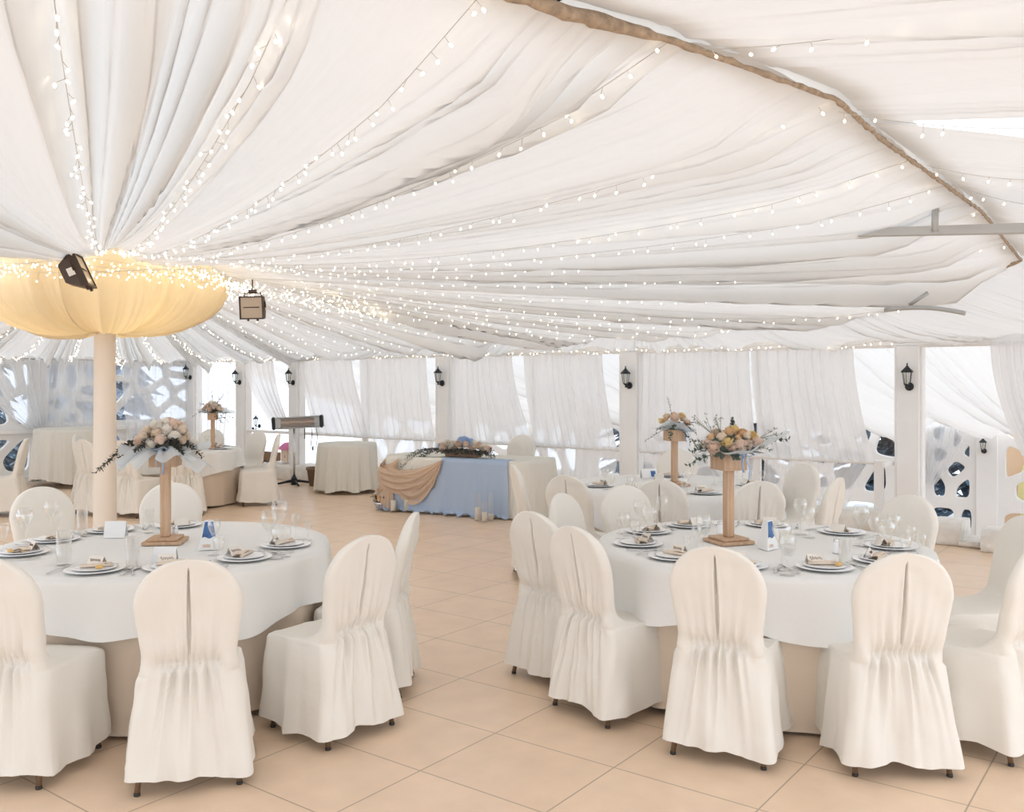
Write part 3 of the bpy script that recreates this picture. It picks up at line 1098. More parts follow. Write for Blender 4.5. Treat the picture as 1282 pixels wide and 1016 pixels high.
# ================================================================== CHAIRS
def chair_cover(seed):
    """loose cotton chair cover: spoon back, shirred waist, pleated skirt"""
    rn = random.Random(seed)
    hem = 0.058 + rn.uniform(-.005, .01)
    rows = []          # z, front y, rear y, half width, corner radius x, corner radius y
    for k in range(17):
        t = k / 16
        z = hem + (0.440 - hem) * t
        e = (1 - t)
        rows.append((z, 0.235 + 0.030 * e, -0.222 - 0.052 * e ** 0.8, 0.212 + 0.040 * e ** 0.9, 0.055, 0.055))
    rows += [(0.452, 0.228, -0.221, 0.209, .055, .055), (0.461, 0.213, -0.220, 0.205, .06, .06), (0.467, 0.185, -0.220, 0.202, .06, .06),
             (0.470, 0.13, -0.219, 0.200, .06, .06), (0.473, 0.06, -0.219, 0.198, .055, .055), (0.478, -0.01, -0.219, 0.197, .05, .05),
             (0.487, -0.065, -0.219, 0.195, .045, .04), (0.502, -0.105, -0.219, 0.193, .04, .035), (0.522, -0.130, -0.220, 0.191, .035, .035),
             (0.545, -0.147, -0.222, 0.190, .035, .035), (0.57, -0.157, -0.226, 0.191, .03, .032)]
    for k in range(1, 8):
        t = k / 7
        z = 0.57 + 0.19 * t
        rows.append((z, -0.157 - 0.045 * t, -0.226 - 0.036 * t, 0.191 + 0.024 * t, .03, .028))
    for k in range(1, 19):
        ph = k / 18 * PI / 2
        s, c = math.sin(ph), math.cos(ph)
        z = 0.76 + 0.20 * s
        ww = max(0.004, 0.215 * c ** 0.92)
        th = 0.060 - 0.030 * s ** 3
        yr = -0.262 - 0.040 * s
        rows.append((z, yr + th, yr, ww, min(.03, ww * 0.8), th * 0.46))
    cen = [(-1 + 2 * k / 72) for k in range(73)]
    cen = [math.copysign(abs(s) ** 1.45, s) for s in cen]
    fr = [(-1 + 2 * k / 34) for k in range(35)]
    ph = [rn.uniform(0, 6.28) for _ in range(14)]
    fq = [5 + rn.randint(0, 2), 9 + rn.randint(0, 3), 14 + rn.randint(0, 4)]
    skew = rn.uniform(-.012, .012)
    P = []
    for (z, f, r, w, rx, ry) in rows:
        ry = min(ry, (f - r) * 0.49)
        rx = min(rx, w * 0.9)
        loop = []
        for s in cen:                                   # rear, left to right
            loop.append((s * (w - rx), r, 'r'))
        for k in range(1, 7):
            a = k / 7 * PI / 2
            loop.append((w - rx + rx * math.sin(a), r + ry - ry * math.cos(a), 'c'))
        for k in range(9):
            loop.append((w, r + ry + (f - r - 2 * ry) * k / 8, 's'))
        for k in range(1, 7):
            a = k / 7 * PI / 2
            loop.append((w - rx + rx * math.cos(a), f - ry + ry * math.sin(a), 'f'))
        for s in reversed(fr):
            loop.append((s * (w - rx), f, 'f'))
        for k in range(1, 7):
            a = k / 7 * PI / 2
            loop.append((-(w - rx) - rx * math.sin(a), f - ry + ry * math.cos(a), 'f'))
        for k in range(9):
            loop.append((-w, f - ry - (f - r - 2 * ry) * k / 8, 's'))
        for k in range(1, 7):
            a = k / 7 * PI / 2
            loop.append((-(w - rx) - rx * math.cos(a), r + ry - ry * math.sin(a), 'c'))
        n = len(loop)
        row = []
        for q, (x, y, reg) in enumerate(loop):
            X, Y, Z = x, y, z
            if reg in 'rc':
                inb = 1 - sstep(abs(x), 0.10, 0.165)
                g = math.exp(-((z - 0.515) / 0.030) ** 2)
                Y += 0.022 * g * inb
                st = math.exp(-((z - 0.498) / 0.005) ** 2) + math.exp(-((z - 0.532) / 0.005) ** 2)
                Y += 0.008 * st * inb
                Y -= 0.0085 * g * inb * math.sin(x * 2 * PI / 0.024 + ph[0] + 1.2 * math.sin(x * 40))
                if z < 0.5:
                    dz = 0.5 - z
                    xx = x / (1 + 1.5 * dz)
                    fade = math.exp(-dz / 0.20) * (1 - math.exp(-dz / 0.012))
                    fl_ = math.sin(xx * 2 * PI / 0.040 + ph[1]) + 0.7 * math.sin(xx * 2 * PI / 0.063 + ph[2]) + 0.5 * math.sin(xx * 2 * PI / 0.027 + ph[3])
                    Y -= 0.0165 * fade * fl_ * (1 - sstep(abs(xx), 0.10, 0.16))
                elif z > 0.535:
                    dz = z - 0.535
                    xx = x / (1 + 1.2 * dz)
                    fade = math.exp(-dz / 0.085) * (1 - math.exp(-dz / 0.01))
                    fl_ = math.sin(xx * 2 * PI / 0.038 + ph[4]) + 0.7 * math.sin(xx * 2 * PI / 0.060 + ph[5])
                    Y -= 0.0125 * fade * fl_ * (1 - sstep(abs(xx), 0.09, 0.15))
                    # open pleat down the middle of the back
                    if 0.55 < z < 0.925:
                        tt = (0.925 - z) / 0.345
                        ws = (0.001 + 0.0085 * max(0.0, tt) ** 0.8) * (1 - 0.55 * sstep(tt, 0.8, 1.0))
                        xc = skew * (0.7 - z) * 2
                        dd = 1 - sstep(abs(x - xc), ws * 0.55, ws + 0.0035)
                        Y += dd * 0.027 * sstep(tt, 0.0, 0.06)
                        lip = math.exp(-((abs(x - xc) - ws - 0.008) / 0.007) ** 2)
                        Y -= 0.004 * lip * sstep(tt, 0.1, 0.3)
                # pulls from the waist out to the sides
                Y += 0.007 * math.sin(x * 30 + z * 46 + ph[6]) * math.exp(-((z - 0.5) / 0.09) ** 2) * sstep(abs(x), 0.09, 0.15)
            if z < 0.46:
                e = min(1.0, (0.46 - z) / 0.41)
                ang = math.atan2(y, x)
                wv = 0.55 * math.sin(ang * fq[0] + ph[7]) + 0.45 * math.sin(ang * fq[1] + ph[8] + z * 5) + 0.28 * math.sin(ang * fq[2] + ph[9] - z * 7)
                am = 0.024 * e ** 0.8
                L = math.hypot(x, y) or 1
                X += x / L * wv * am
                Y += y / L * wv * am
                if reg == 's' or reg == 'f':       # soft vertical drag folds
                    X += x / L * 0.004 * math.sin(ang * 23 + ph[10]) * (1 - e) ** 0.5
                    Y += y / L * 0.004 * math.sin(ang * 23 + ph[10]) * (1 - e) ** 0.5
                if z < hem + 0.001:
                    Z += 0.010 * math.sin(ang * 3 + ph[11]) + 0.006 * math.sin(ang * 7 + ph[12])
            nz = noise.noise(Vector((X * 7 + seed * 3.1, Y * 7, Z * 7))) * 0.009 + noise.noise(Vector((X * 19, Y * 19 + seed, Z * 13))) * 0.0045
            if 'r' == reg or reg == 'c':
                Y += nz * (1 if z < 0.9 else 0.4)
            elif z < 0.46:
                L = math.hypot(x, y) or 1
                X += x / L * nz
                Y += y / L * nz
            else:
                Z += nz * (0.6 if y > -0.1 else 0.0)
                Y += nz * (0.6 if y <= -0.1 else 0.0)
            row.append((X, Y, Z))
        P.append(row)
    A = np.array(P).transpose(1, 0, 2)
    m = MB().array(A, True)
    nv = len(rows)
    m.f.append(tuple(k * nv + nv - 1 for k in range(A.shape[0])))
    m.s.append(True)
    # turned hem so that the cloth has an edge
    return m


chair_me = [chair_cover(s).mesh('chair_cover', M['cover']) for s in (3, 8, 14, 27, 33)]


def leg_mesh(sx, front):
    m = MB()
    if front:
        m.tube([(-0.02 * sx, -0.03, 0.43), (0, 0.006, 0.012)], [0.013, 0.011], 8)
    else:
        m.tube([(-0.045 * sx, 0.045, 0.43), (-0.02 * sx, 0.01, 0.2), (0, -0.028, 0.012)], [0.013, 0.0125, 0.012], 8)
    me = m.mesh('leg', M['leg'])
    return me


def foot_mesh(front):
    m = MB()
    y = 0.0063 if front else -0.0285
    m.lathe([(0.001, 0), (0.013, 0), (0.0135, 0.004), (0.0125, 0.013), (0.001, 0.014)], 10, (0, y, 0))
    return m.mesh('rubber_foot', M['foot'])


LEG_F = {s: leg_mesh(s, True) for s in (-1, 1)}
LEG_R = {s: leg_mesh(s, False) for s in (-1, 1)}
FOOT_F, FOOT_R = foot_mesh(True), foot_mesh(False)
chair_no = [0]


def chair(rx, ry, fx, fy, label, group):
    """rear centre (rx, ry) on the floor and the facing direction"""
    L = math.hypot(fx, fy)
    fx, fy = fx / L, fy / L
    k = chair_no[0]
    chair_no[0] += 1
    t = thing('banquet_chair', label, 'chair', (rx + fx * 0.22, ry + fy * 0.22, 0), math.atan2(fy, fx) - PI / 2, group)
    link('chair_cover', chair_me[k % 5], t)
    for sx in (-1, 1):
        l = link('leg', LEG_R[sx], t, (sx * 0.200, -0.205, 0))
        link('rubber_foot', FOOT_R, l)
        l = link('leg', LEG_F[sx], t, (sx * 0.185, 0.190, 0))
        link('rubber_foot', FOOT_F, l)
    return t


G1 = 'cream covered chairs round the near left table'
G2 = 'cream covered chairs round the near right table'
G3 = 'cream covered chairs round the middle table'
G4 = 'cream covered chairs round the far left table'
T1 = (-1.98, 5.20)
T2 = (1.42, 5.25)
T3 = (1.45, 8.30)
T4 = (-4.72, 12.75)

chair(-2.15, 3.84, 0.16, 0.98, 'cream covered chair at bottom left cut off by the picture edge', G1)
chair(-1.335, 3.80, -0.28, 0.96, 'cream covered chair, back to us, in front of the bouquet stand at left', G1)
chair(-0.725, 4.36, -0.78, 0.63, 'cream covered chair turned sideways at the right front of the near left table', G1)
chair(-0.60, 5.08, -0.99, 0.06, 'cream covered chair seen edge on right of the near left table', G1)
chair(-3.20, 6.28, 0.76, -0.65, 'cream chair facing us behind the glasses at the far left of the near table', G1)
chair(-2.42, 6.52, 0.25, -0.97, 'cream covered chair facing us behind the bouquet stand of the near left table', G1)

chair(0.915, 4.08, 0.42, 0.91, 'cream covered chair with its back to us at front left of the near right table', G2)
chair(1.665, 3.93, 0.02, 1.0, 'cream covered chair with its back to us at front right of the near right table', G2)
chair(0.355, 4.63, 0.80, 0.60, 'second cream covered chair from the left at the near right table, back and seat showing', G2)
chair(0.155, 5.16, 0.74, 0.67, 'cream covered chair leftmost at the near right table with dark leg showing', G2)
chair(0.37, 5.92, 0.86, -0.50, 'pale cream chair facing right between two beige chair backs left of the near right table', G2)
chair(0.81, 6.38, 0.50, -0.87, 'pale oval chair back facing us behind the wine glasses of the near right table', G2)
chair(2.50, 5.84, -0.85, -0.52, 'beige chair facing us in front of the lantern post at the rail end', G2)
chair(2.70, 4.95, -0.97, 0.10, 'cream covered chair at the right edge beyond the near right table', G2)
chair(2.33, 4.16, -0.64, 0.77, 'cream covered chair cut off at bottom right, seat toward the table', G2)

chair(0.075, 7.98, 0.98, 0.18, 'beige covered chair seen from the side in front of the blue draped table', G3)
chair(0.455, 7.16, 0.60, 0.80, 'beige covered chair with its back to us at left front of the middle table', G3)
chair(1.10, 6.84, 0.18, 0.98, 'beige covered chair with its back to us in front of the middle table', G3)
chair(1.80, 6.76, -0.14, 0.99, 'cream covered chair with its back to us right of the wooden bouquet stand', G3)
chair(2.56, 8.16, -0.90, -0.42, 'cream covered chair facing us by the rail right of the middle table', G3)
chair(2.42, 6.98, -0.80, 0.60, 'grey shaded chair seen from its side right of the middle table', G3)
chair(1.75, 9.75, -0.2, -0.97, 'cream covered chair facing us at the far side of the middle table', G3)

chair(-5.98, 12.75, 0.98, 0.05, 'narrow cream chair seen from the side left of the column', G4)
chair(-5.38, 11.62, 0.50, 0.86, 'cream covered chair with its back to us just left of the column', G4)
chair(-4.80, 11.40, 0.40, 0.92, 'beige covered chair just right of the column turned to the right', G4)
chair(-4.10, 11.52, -0.36, 0.93, 'beige covered chair with gathered back behind the near left bouquet', G4)
chair(-3.29, 12.72, -0.95, -0.30, 'cream covered chair seen from the side at the right of the far left table', G4)
chair(-3.78, 13.55, -0.62, -0.78, 'cream covered chair facing us behind the side-on chair by the heater', G4)
chair(-4.60, 14.02, -0.1, -1, 'cream covered chair facing us at the far side of the far left table', G4)
chair(-6.25, 11.70, -0.95, -0.30, 'cream covered chair at the left edge facing away to the left', 'cream covered chairs at the left edge')
chair(-6.85, 11.25, 0.3, 0.95, 'beige chair back just entering at the left edge of the picture', 'cream covered chairs at the left edge')
chair(0.12, 12.52, -0.45, -0.89, 'cream covered chair behind the flowers of the blue draped table', 'chairs at the blue draped table')


# ================================================================== TABLES
def round_cloth(r, top, hem_fn, seed, n_fold, amp, mat, name, nrad=10, ndrop=16, flare=0.0, puddle=0.0, sharp=1.0):
    rn = random.Random(seed)
    ph = [rn.uniform(0, 6.28) for _ in range(6)]
    N = 288
    m = MB()
    rowsN = nrad + ndrop

    def fn(u, v):
        an = u * 2 * PI
        k = v * rowsN
        if k <= nrad:
            rr = r * (k / nrad) ** 0.8
            return (rr * math.cos(an), rr * math.sin(an), top + 0.0006 * noise.noise(Vector((rr * 3 * math.cos(an), rr * 3 * math.sin(an), seed))))
        d = (k - nrad) / ndrop
        drop = top - hem_fn(an)
        e = d ** 0.9
        wv = math.sin(an * n_fold + ph[0] + 0.9 * math.sin(an * 3 + ph[1])) + 0.5 * math.sin(an * (n_fold * 2 + 1) + ph[2]) + 0.35 * math.sin(an * 5 + ph[3])
        if sharp != 1.0:
            wv = math.copysign(abs(wv) ** sharp, wv)
        rr = r + 0.010 * (1 - math.exp(-d * 20)) + flare * d + amp * e * wv
        z = top - 0.006 * (1 - math.exp(-d * 9)) - (drop - 0.006) * d
        return (rr * math.cos(an), rr * math.sin(an), z)
    m.grid(fn, N, rowsN, True)
    return m.mesh(name, mat)


def banquet_table(x, y, label, cloth_label, seed, r=0.92, ph0=None):
    t = thing('banquet_table', label, 'table', (x, y, 0), 0, 'round banquet tables')
    m = MB()
    m.lathe([(0.001, 0.715), (r - 0.048, 0.715), (r - 0.040, 0.72), (r - 0.040, 0.738), (r - 0.048, 0.743), (0.001, 0.743)], 64)
    m.build('tabletop', M['wood'], t)
    m = MB()
    m.lathe([(0.30, 0.0), (0.30, 0.02), (0.06, 0.05), (0.045, 0.10), (0.045, 0.70), (0.16, 0.715)], 24)
    m.build('pedestal', M['leg'], t)
    link('table_skirt', round_cloth(r - 0.03, 0.7455, lambda a: 0.03 + 0.012 * math.sin(a * 5), seed, 13, 0.016, M['skirt'], 'table_skirt', flare=0.0), t)
    rn = random.Random(seed)
    p = ph0 if ph0 is not None else rn.uniform(0, 6.28)
    me = round_cloth(r, 0.7535, lambda a: 0.750 - 0.235 - 0.075 * abs(math.sin(2 * a + p)) ** 1.5 - 0.02 * math.sin(a * 9 + p), seed + 5, 9, 0.034, M['linen'], 'tablecloth', flare=0.03, ndrop=12)
    o = link('tablecloth', me, None, (x, y, 0))
    tag(o, cloth_label, 'tablecloth', 'white overlay tablecloths')
    return t


banquet_table(*T1, 'near left round banquet table with floor-length beige skirt', 'white damask tablecloth on the near left round table', 2, ph0=3.31)
banquet_table(*T2, 'near right round banquet table with floor-length beige skirt', 'white damask tablecloth on the near right round table', 7, ph0=4.17)
banquet_table(*T3, 'middle round banquet table by the rail behind the near right one', 'white tablecloth on the middle round table by the rail', 12)
banquet_table(*T4, 'far left round banquet table behind the column with beige skirt', 'white tablecloth on the far left round table behind the column', 17)

# cocktail table and buffet table with floor-length cloths
t = thing('cocktail_table', 'round table under a pleated ivory cloth right of the patio heater', 'table', (-2.53, 14.1, 0))
m = MB()
m.lathe([(0.001, 0.72), (0.43, 0.72), (0.435, 0.74), (0.001, 0.745)], 48)
m.build('tabletop', M['wood'], t)
m = MB()
m.lathe([(0.24, 0.0), (0.24, 0.02), (0.04, 0.05), (0.035, 0.72)], 20)
m.build('pedestal', M['leg'], t)
o = link('tablecloth', round_cloth(0.44, 0.748, lambda a: 0.05 + 0.02 * math.sin(a * 7), 31, 15, 0.028, M['ivory'], 'tablecloth', flare=0.035), None, (-2.53, 14.1, 0))
tag(o, 'floor-length ivory cloth with deep folds on the round cocktail table', 'tablecloth')

t = thing('buffet_table', 'tall table under a white floor-length cloth by the left lattice wall', 'table', (-7.18, 15.0, 0))
m = MB()
m.lathe([(0.001, 0.90), (0.55, 0.90), (0.555, 0.92), (0.001, 0.925)], 48)
m.build('tabletop', M['wood'], t)
m = MB()
m.lathe([(0.26, 0.0), (0.26, 0.02), (0.04, 0.05), (0.035, 0.9)], 20)
m.build('pedestal', M['leg'], t)
o = link('tablecloth', round_cloth(0.56, 0.928, lambda a: 0.05 + 0.10 * max(0, math.sin(a * 1 + 3.6)) ** 4, 37, 17, 0.028, M['ivory'], 'tablecloth', flare=0.05), None, (-7.18, 15.0, 0))
tag(o, 'white floor-length cloth with vertical folds on the tall left table', 'tablecloth')

# ---------------------------------------------------------- blue draped head table
HT = Vector((-0.56, 12.0, 0))
HS = 0.95
HROT = math.atan2(-0.46, 0.89)
HL, HD = 1.12, 0.42          # half length, half depth


def rrect(s, hl, hd, rc):
    """point and outward normal on a rounded rectangle, s in 0..1, starting at the front left going right"""
    segs = [(2 * (hl - rc)), PI / 2 * rc, 2 * (hd - rc), PI / 2 * rc, 2 * (hl - rc), PI / 2 * rc, 2 * (hd - rc), PI / 2 * rc]
    L = sum(segs)
    q = (s % 1.0) * L
    i = 0
    while q > segs[i] and i < 7:
        q -= segs[i]
        i += 1
    cs = [(-(hl - rc), -hd, 1, 0), (hl - rc, -(hd - rc), -PI / 2, 0), (hl, -(hd - rc), 0, 1), (hl - rc, hd - rc, 0, 0), (hl - rc, hd, -1, 0),
          (-(hl - rc), hd - rc, PI / 2, 0), (-hl, hd - rc, 0, -1), (-(hl - rc), -(hd - rc), PI, 0)]
    c = cs[i]
    if i % 2 == 0:
        x, y = c[0] + c[2] * q, c[1] + c[3] * q
        n = (c[3], -c[2])
    else:
        an = c[2] + q / rc
        x, y = c[0] + rc * math.cos(an), c[1] + rc * math.sin(an)
        n = (math.cos(an), math.sin(an))
    return x, y, n


t = thing('head_table', 'long head table draped in white, blue and tan cloth', 'table', HT, HROT)
t.scale.z = HS
m = MB()
m.box((0, 0, 0.725), (2 * HL - 0.22, 2 * HD - 0.22, 0.03), bev=0.008)
m.build('tabletop', M['wood'], t)
for sx in (-1, 1):
    for sy in (-1, 1):
        m = MB()
        m.tube([(sx * 0.95, sy * 0.32, 0), (sx * 0.95, sy * 0.32, 0.72)], 0.018, 8)
        m.build('leg', M['leg'], t)
m = MB()
RC = 0.22


def hfn(u, v):
    x, y, n = rrect(u, HL, HD, RC)
    k = v * 26
    if k <= 8:
        f = (k / 8) ** 0.6
        return (x * f, y * f, 0.7465)
    d = (k - 8) / 18
    s = u * 5.6
    wv = math.sin(s * 2 * PI / 0.17 + 1.3 * math.sin(s * 3)) + 0.5 * math.sin(s * 2 * PI / 0.075)
    o = 0.008 + 0.045 * d + 0.010 * d ** 0.8 * wv
    return (x + n[0] * o, y + n[1] * o, 0.746 - 0.006 * (1 - math.exp(-d * 9)) - 0.725 * d)


m.grid(hfn, 420, 26, True)
o = m.build('tablecloth', M['ivory'], None, HT)
o.scale.z = HS
o.rotation_euler.z = HROT
tag(o, 'white floor-length cloth under the blue drape on the head table', 'tablecloth')


def s_of_x(x):
    return (x + HL - RC) / (4 * (HL - RC) + 4 * (HD - RC) + 2 * PI * RC)


m = MB()
s0, s1 = s_of_x(-0.92), s_of_x(0.80)


def bfn(u, v):
    x, y, n = rrect(s0 + (s1 - s0) * u, HL, HD, RC)
    k = v * 30
    if k <= 5 and u > 0.44:
        f = 1 - (1 - k / 5) * 0.45
        return (x, y * f, 0.752 + 0.001 * math.sin(u * 30))
    d = max(0, k - 5) / 25
    lo = 0.52 * float(1 - sstep(u, 0.40, 0.47))
    d = lo + (1 - lo) * d if k > 5 else lo
    s = u * 1.5
    wv = 0.5 * math.sin(s * 2 * PI / 0.31 + 0.8) + 0.55 * math.sin(s * 2 * PI / 0.13 + 1.1 * math.sin(s * 5)) * (0.35 + 0.65 * d)
    pud = max(0, (d - 0.90) / 0.10)
    o = 0.040 + 0.055 * d + 0.014 * d ** 0.7 * wv + pud ** 2 * (0.06 + 0.03 * math.sin(s * 17) + 0.03 * math.sin(s * 41))
    z = 0.751 - 0.006 * (1 - math.exp(-d * 9)) - 0.735 * min(1, d / 0.95) + 0.016 * pud * (1 + math.sin(s * 37 + 1)) + 0.012 * pud * (1 + math.sin(s * 71))
    flx = (u - 0.5) * 0.10 * d
    return (x + n[0] * o + flx, y + n[1] * o, z)


m.grid(bfn, 200, 30)
o = m.build('table_drape', M['blue'], None, HT)
o.scale.z = HS
o.rotation_euler.z = HROT
tag(o, 'pale blue chiffon drape hanging down the front of the head table', 'drape')

# tan swags: three sagging garlands of cloth, built as ruled folds
m = MB()


def swag(x0, x1, z0, z1, sag, width, seed, tail=0.0, off=0.055):
    rn = random.Random(seed)
    p = [rn.uniform(0, 6) for _ in range(3)]

    def fn(u, v):
        xx = x0 + (x1 - x0) * u
        x, y, n = rrect(s_of_x(xx), HL, HD, RC)
        zt = z0 + (z1 - z0) * u
        prof = 4 * u * (1 - u)
        zl = zt - sag * prof * (0.35 + 0.65 * v) - width * (0.10 + 0.9 * prof ** 0.7) * v
        bul = 0.020 * math.sin(v * PI * 7 + p[0] + 2 * u) * prof + 0.03 * math.sin(v * PI) * prof
        o = off + bul + 0.02 * v
        return (x + n[0] * o, y + n[1] * o, zl)
    m.grid(fn, 60, 40)


swag(-1.30, -0.78, 0.745, 0.745, 0.36, 0.18, 3, off=0.045)
swag(-0.92, -0.10, 0.62, 0.745, 0.33, 0.24, 5, off=0.075)
swag(-1.28, -0.10, 0.66, 0.74, 0.36, 0.10, 9, off=0.082)


def tailf(xa, xb, zt, zb, off):
    def fn(u, v):
        xx = xa + (xb - xa) * u * (0.35 + 0.65 * v) + (1 - v) * (xb - xa) * 0.3
        x, y, n = rrect(s_of_x(xx), HL, HD, RC)
        o = off + 0.03 * v + 0.014 * math.sin(u * 2 * PI * 4) * (0.4 + 0.6 * v)
        return (x + n[0] * o, y + n[1] * o, zt + (zb - zt) * v)
    m.grid(fn, 48, 16)


tailf(-1.50, -1.22, 0.745, 0.05, 0.05)
tailf(-1.02, -0.80, 0.46, 0.04, 0.085)
o = m.build('swag_drape', M['tan'], None, HT)
o.scale.z = HS
o.rotation_euler.z = HROT
tag(o, 'tan chiffon swags looped across the left end of the head table', 'drape')

# ================================================================== FLOWERS
def petal(m, base, out_dir, up_dir, L, Wd, curl, cup):
    """small curved petal from base"""
    side = out_dir.cross(up_dir).normalized()
    vs = []
    for i in range(4):
        t = i / 3
        wd = Wd * (0.45 + 1.1 * t - 0.75 * t * t) * (1 if i < 3 else 0.62)
        c = base + out_dir * (L * math.sin(curl * t) / max(curl, .01)) + up_dir * (L * (1 - math.cos(curl * t)) / max(curl, .01))
        for j in (-1, 0, 1):
            vs.append(c + side * wd * 0.5 * j + up_dir * cup * abs(j) * wd * t)
    fs = []
    for i in range(3):
        for j in range(2):
            a = i * 3 + j
            fs.append((a, a + 1, a + 4, a + 3))
    m.add(vs, fs)


def rose_mesh(r, seed, mat):
    rn = random.Random(seed)
    m = MB()
    m.ball((0, 0, r * 0.12), r * 0.62, 10, 6, (1, 1, .9))
    for lay, (n, tilt, L) in enumerate(((3, 1.5, 0.70), (4, 1.36, 0.85), (5, 1.18, 0.95), (7, 0.98, 1.02), (8, 0.70, 1.02), (8, 0.35, 0.95))):
        for k in range(n):
            an = 2 * PI * k / n + lay * 0.7 + rn.uniform(-.15, .15)
            rad = Vector((math.cos(an), math.sin(an), 0))
            tl = tilt + rn.uniform(-.1, .1)
            out = rad * math.cos(tl) + Vector((0, 0, math.sin(tl)))
            up = -rad * math.sin(tl) + Vector((0, 0, math.cos(tl)))
            petal(m, rad * r * 0.14 + Vector((0, 0, -r * 0.12)), out, up, L * r, r * 1.0, 0.95 - 0.12 * lay, 0.35)
    return m.mesh('flower_head', mat)


def mum_mesh(r, seed, mat):
    rn = random.Random(seed)
    m = MB()
    m.ball((0, 0, 0), r * 0.55, 10, 6)
    n = 90
    for k in range(n):
        z = 1 - 1.35 * (k + .5) / n
        an = k * 2.39996
        q = math.sqrt(max(0, 1 - z * z))
        out = Vector((q * math.cos(an), q * math.sin(an), z))
        up = (Vector((0, 0, 1)) - out * out.z)
        if up.length < 0.1:
            up = Vector((1, 0, 0)) - out * out.x
        up.normalize()
        petal(m, out * r * 0.35, out, up, r * 0.68 * rn.uniform(.85, 1.1), r * 0.30, 0.8, 0.3)
    return m.mesh('flower_head', mat)


def leaf(m, base, d, up, L, Wd, bend=0.15):
    side = d.cross(up).normalized()
    prof = (0.12, 0.75, 1.0, 0.8, 0.08)
    vs = []
    for i, p in enumerate(prof):
        t = i / 4
        c = base + d * L * t - up * bend * L * t * t
        for j in (-1, 0, 1):
            vs.append(c + side * Wd * 0.5 * p * j + up * 0.12 * Wd * abs(j) * p)
    fs = []
    for i in range(4):
        for j in range(2):
            a = i * 3 + j
            fs.append((a, a + 1, a + 4, a + 3))
    m.add(vs, fs)


def sprig(m, p0, d, L, n, lw, ll, seed, droop=0.3, stem=0.002):
    """leafy twig as one piece"""
    rn = random.Random(seed)
    d = d.normalized()
    pts = []
    for k in range(9):
        t = k / 8
        pts.append(p0 + d * L * t + Vector((0, 0, -droop * L * t * t)) + Vector((rn.uniform(-1, 1), rn.uniform(-1, 1), rn.uniform(-1, 1))) * 0.008 * L * 2)
    m.tube(pts, [stem * (1 - 0.6 * k / 8) for k in range(9)], 5)
    for k in range(n):
        t = 0.22 + 0.78 * (k + .5) / n
        q = min(int(t * 8), 7)
        b = pts[q].lerp(pts[q + 1], t * 8 - q)
        ax = (pts[q + 1] - pts[q]).normalized()
        an = k * PI / 2 * 1.05 + rn.uniform(-.5, .5)
        s1 = ax.cross(Vector((0, 0, 1)))
        if s1.length < .1:
            s1 = Vector((1, 0, 0))
        s1.normalize()
        s2 = ax.cross(s1)
        rad = s1 * math.cos(an) + s2 * math.sin(an)
        dd = (rad * 0.85 + ax * 0.55).normalized()
        uu = (ax - dd * ax.dot(dd)).normalized()
        sc = rn.uniform(.75, 1.15) * (1 - 0.3 * t)
        leaf(m, b, dd, uu, ll * sc, lw * sc)
        if k % 2 == 0:
            dd2 = (-rad * 0.85 + ax * 0.5).normalized()
            uu2 = (ax - dd2 * ax.dot(dd2)).normalized()
            leaf(m, b, dd2, uu2, ll * sc * .9, lw * sc * .9)


HEADS = {
    'cream': rose_mesh(0.036, 1, M['rose_cream']), 'peach': rose_mesh(0.034, 2, M['rose_peach']), 'yellow': rose_mesh(0.036, 3, M['rose_yellow']),
    'blush': mum_mesh(0.042, 4, M['rose_blush']), 'white': mum_mesh(0.042, 5, M['hyd_white']), 'blue': mum_mesh(0.05, 6, M['hyd_blue']),
}


def heads(t, spec):
    for (kind, x, y, z, s, seed) in spec:
        rn = random.Random(seed)
        o = link('flower_head', HEADS[kind], t, (x, y, z))
        o.scale = (s, s, s)
        q = Vector((x, y * 0.9, 0.10)).normalized()
        o.rotation_euler = (math.atan2(-q.y, q.z) + rn.uniform(-.2, .2), math.atan2(q.x, q.z) * 0.8, rn.uniform(0, 6))
        o['label'] = {'cream': 'cream rose', 'peach': 'peach rose', 'yellow': 'yellow rose', 'blush': 'blush chrysanthemum', 'white': 'white chrysanthemum',
                      'blue': 'blue hydrangea'}[kind]


def wrap_sheet(t, r0, r1, z0, lift, seed, name='tulle_wrap', mat='tulle', lobes=5, stretch=(1, 1)):
    rn = random.Random(seed)
    p = [rn.uniform(0, 6) for _ in range(4)]
    m = MB()

    def fn(u, v):
        an = u * 2 * PI
        wv = math.sin(an * lobes + p[0]) + 0.5 * math.sin(an * (lobes * 2 + 1) + p[1])
        R_ = r0 + (r1 * (1 + 0.28 * math.sin(an * 3 + p[2])) - r0) * v
        return (R_ * math.cos(an) * stretch[0], R_ * math.sin(an) * stretch[1], z0 + lift * v ** 1.3 * (0.7 + 0.5 * math.sin(an * 2 + p[3])) + 0.022 * wv * v)
    m.grid(fn, 96, 12, True)
    m.build(name, M[mat], t)


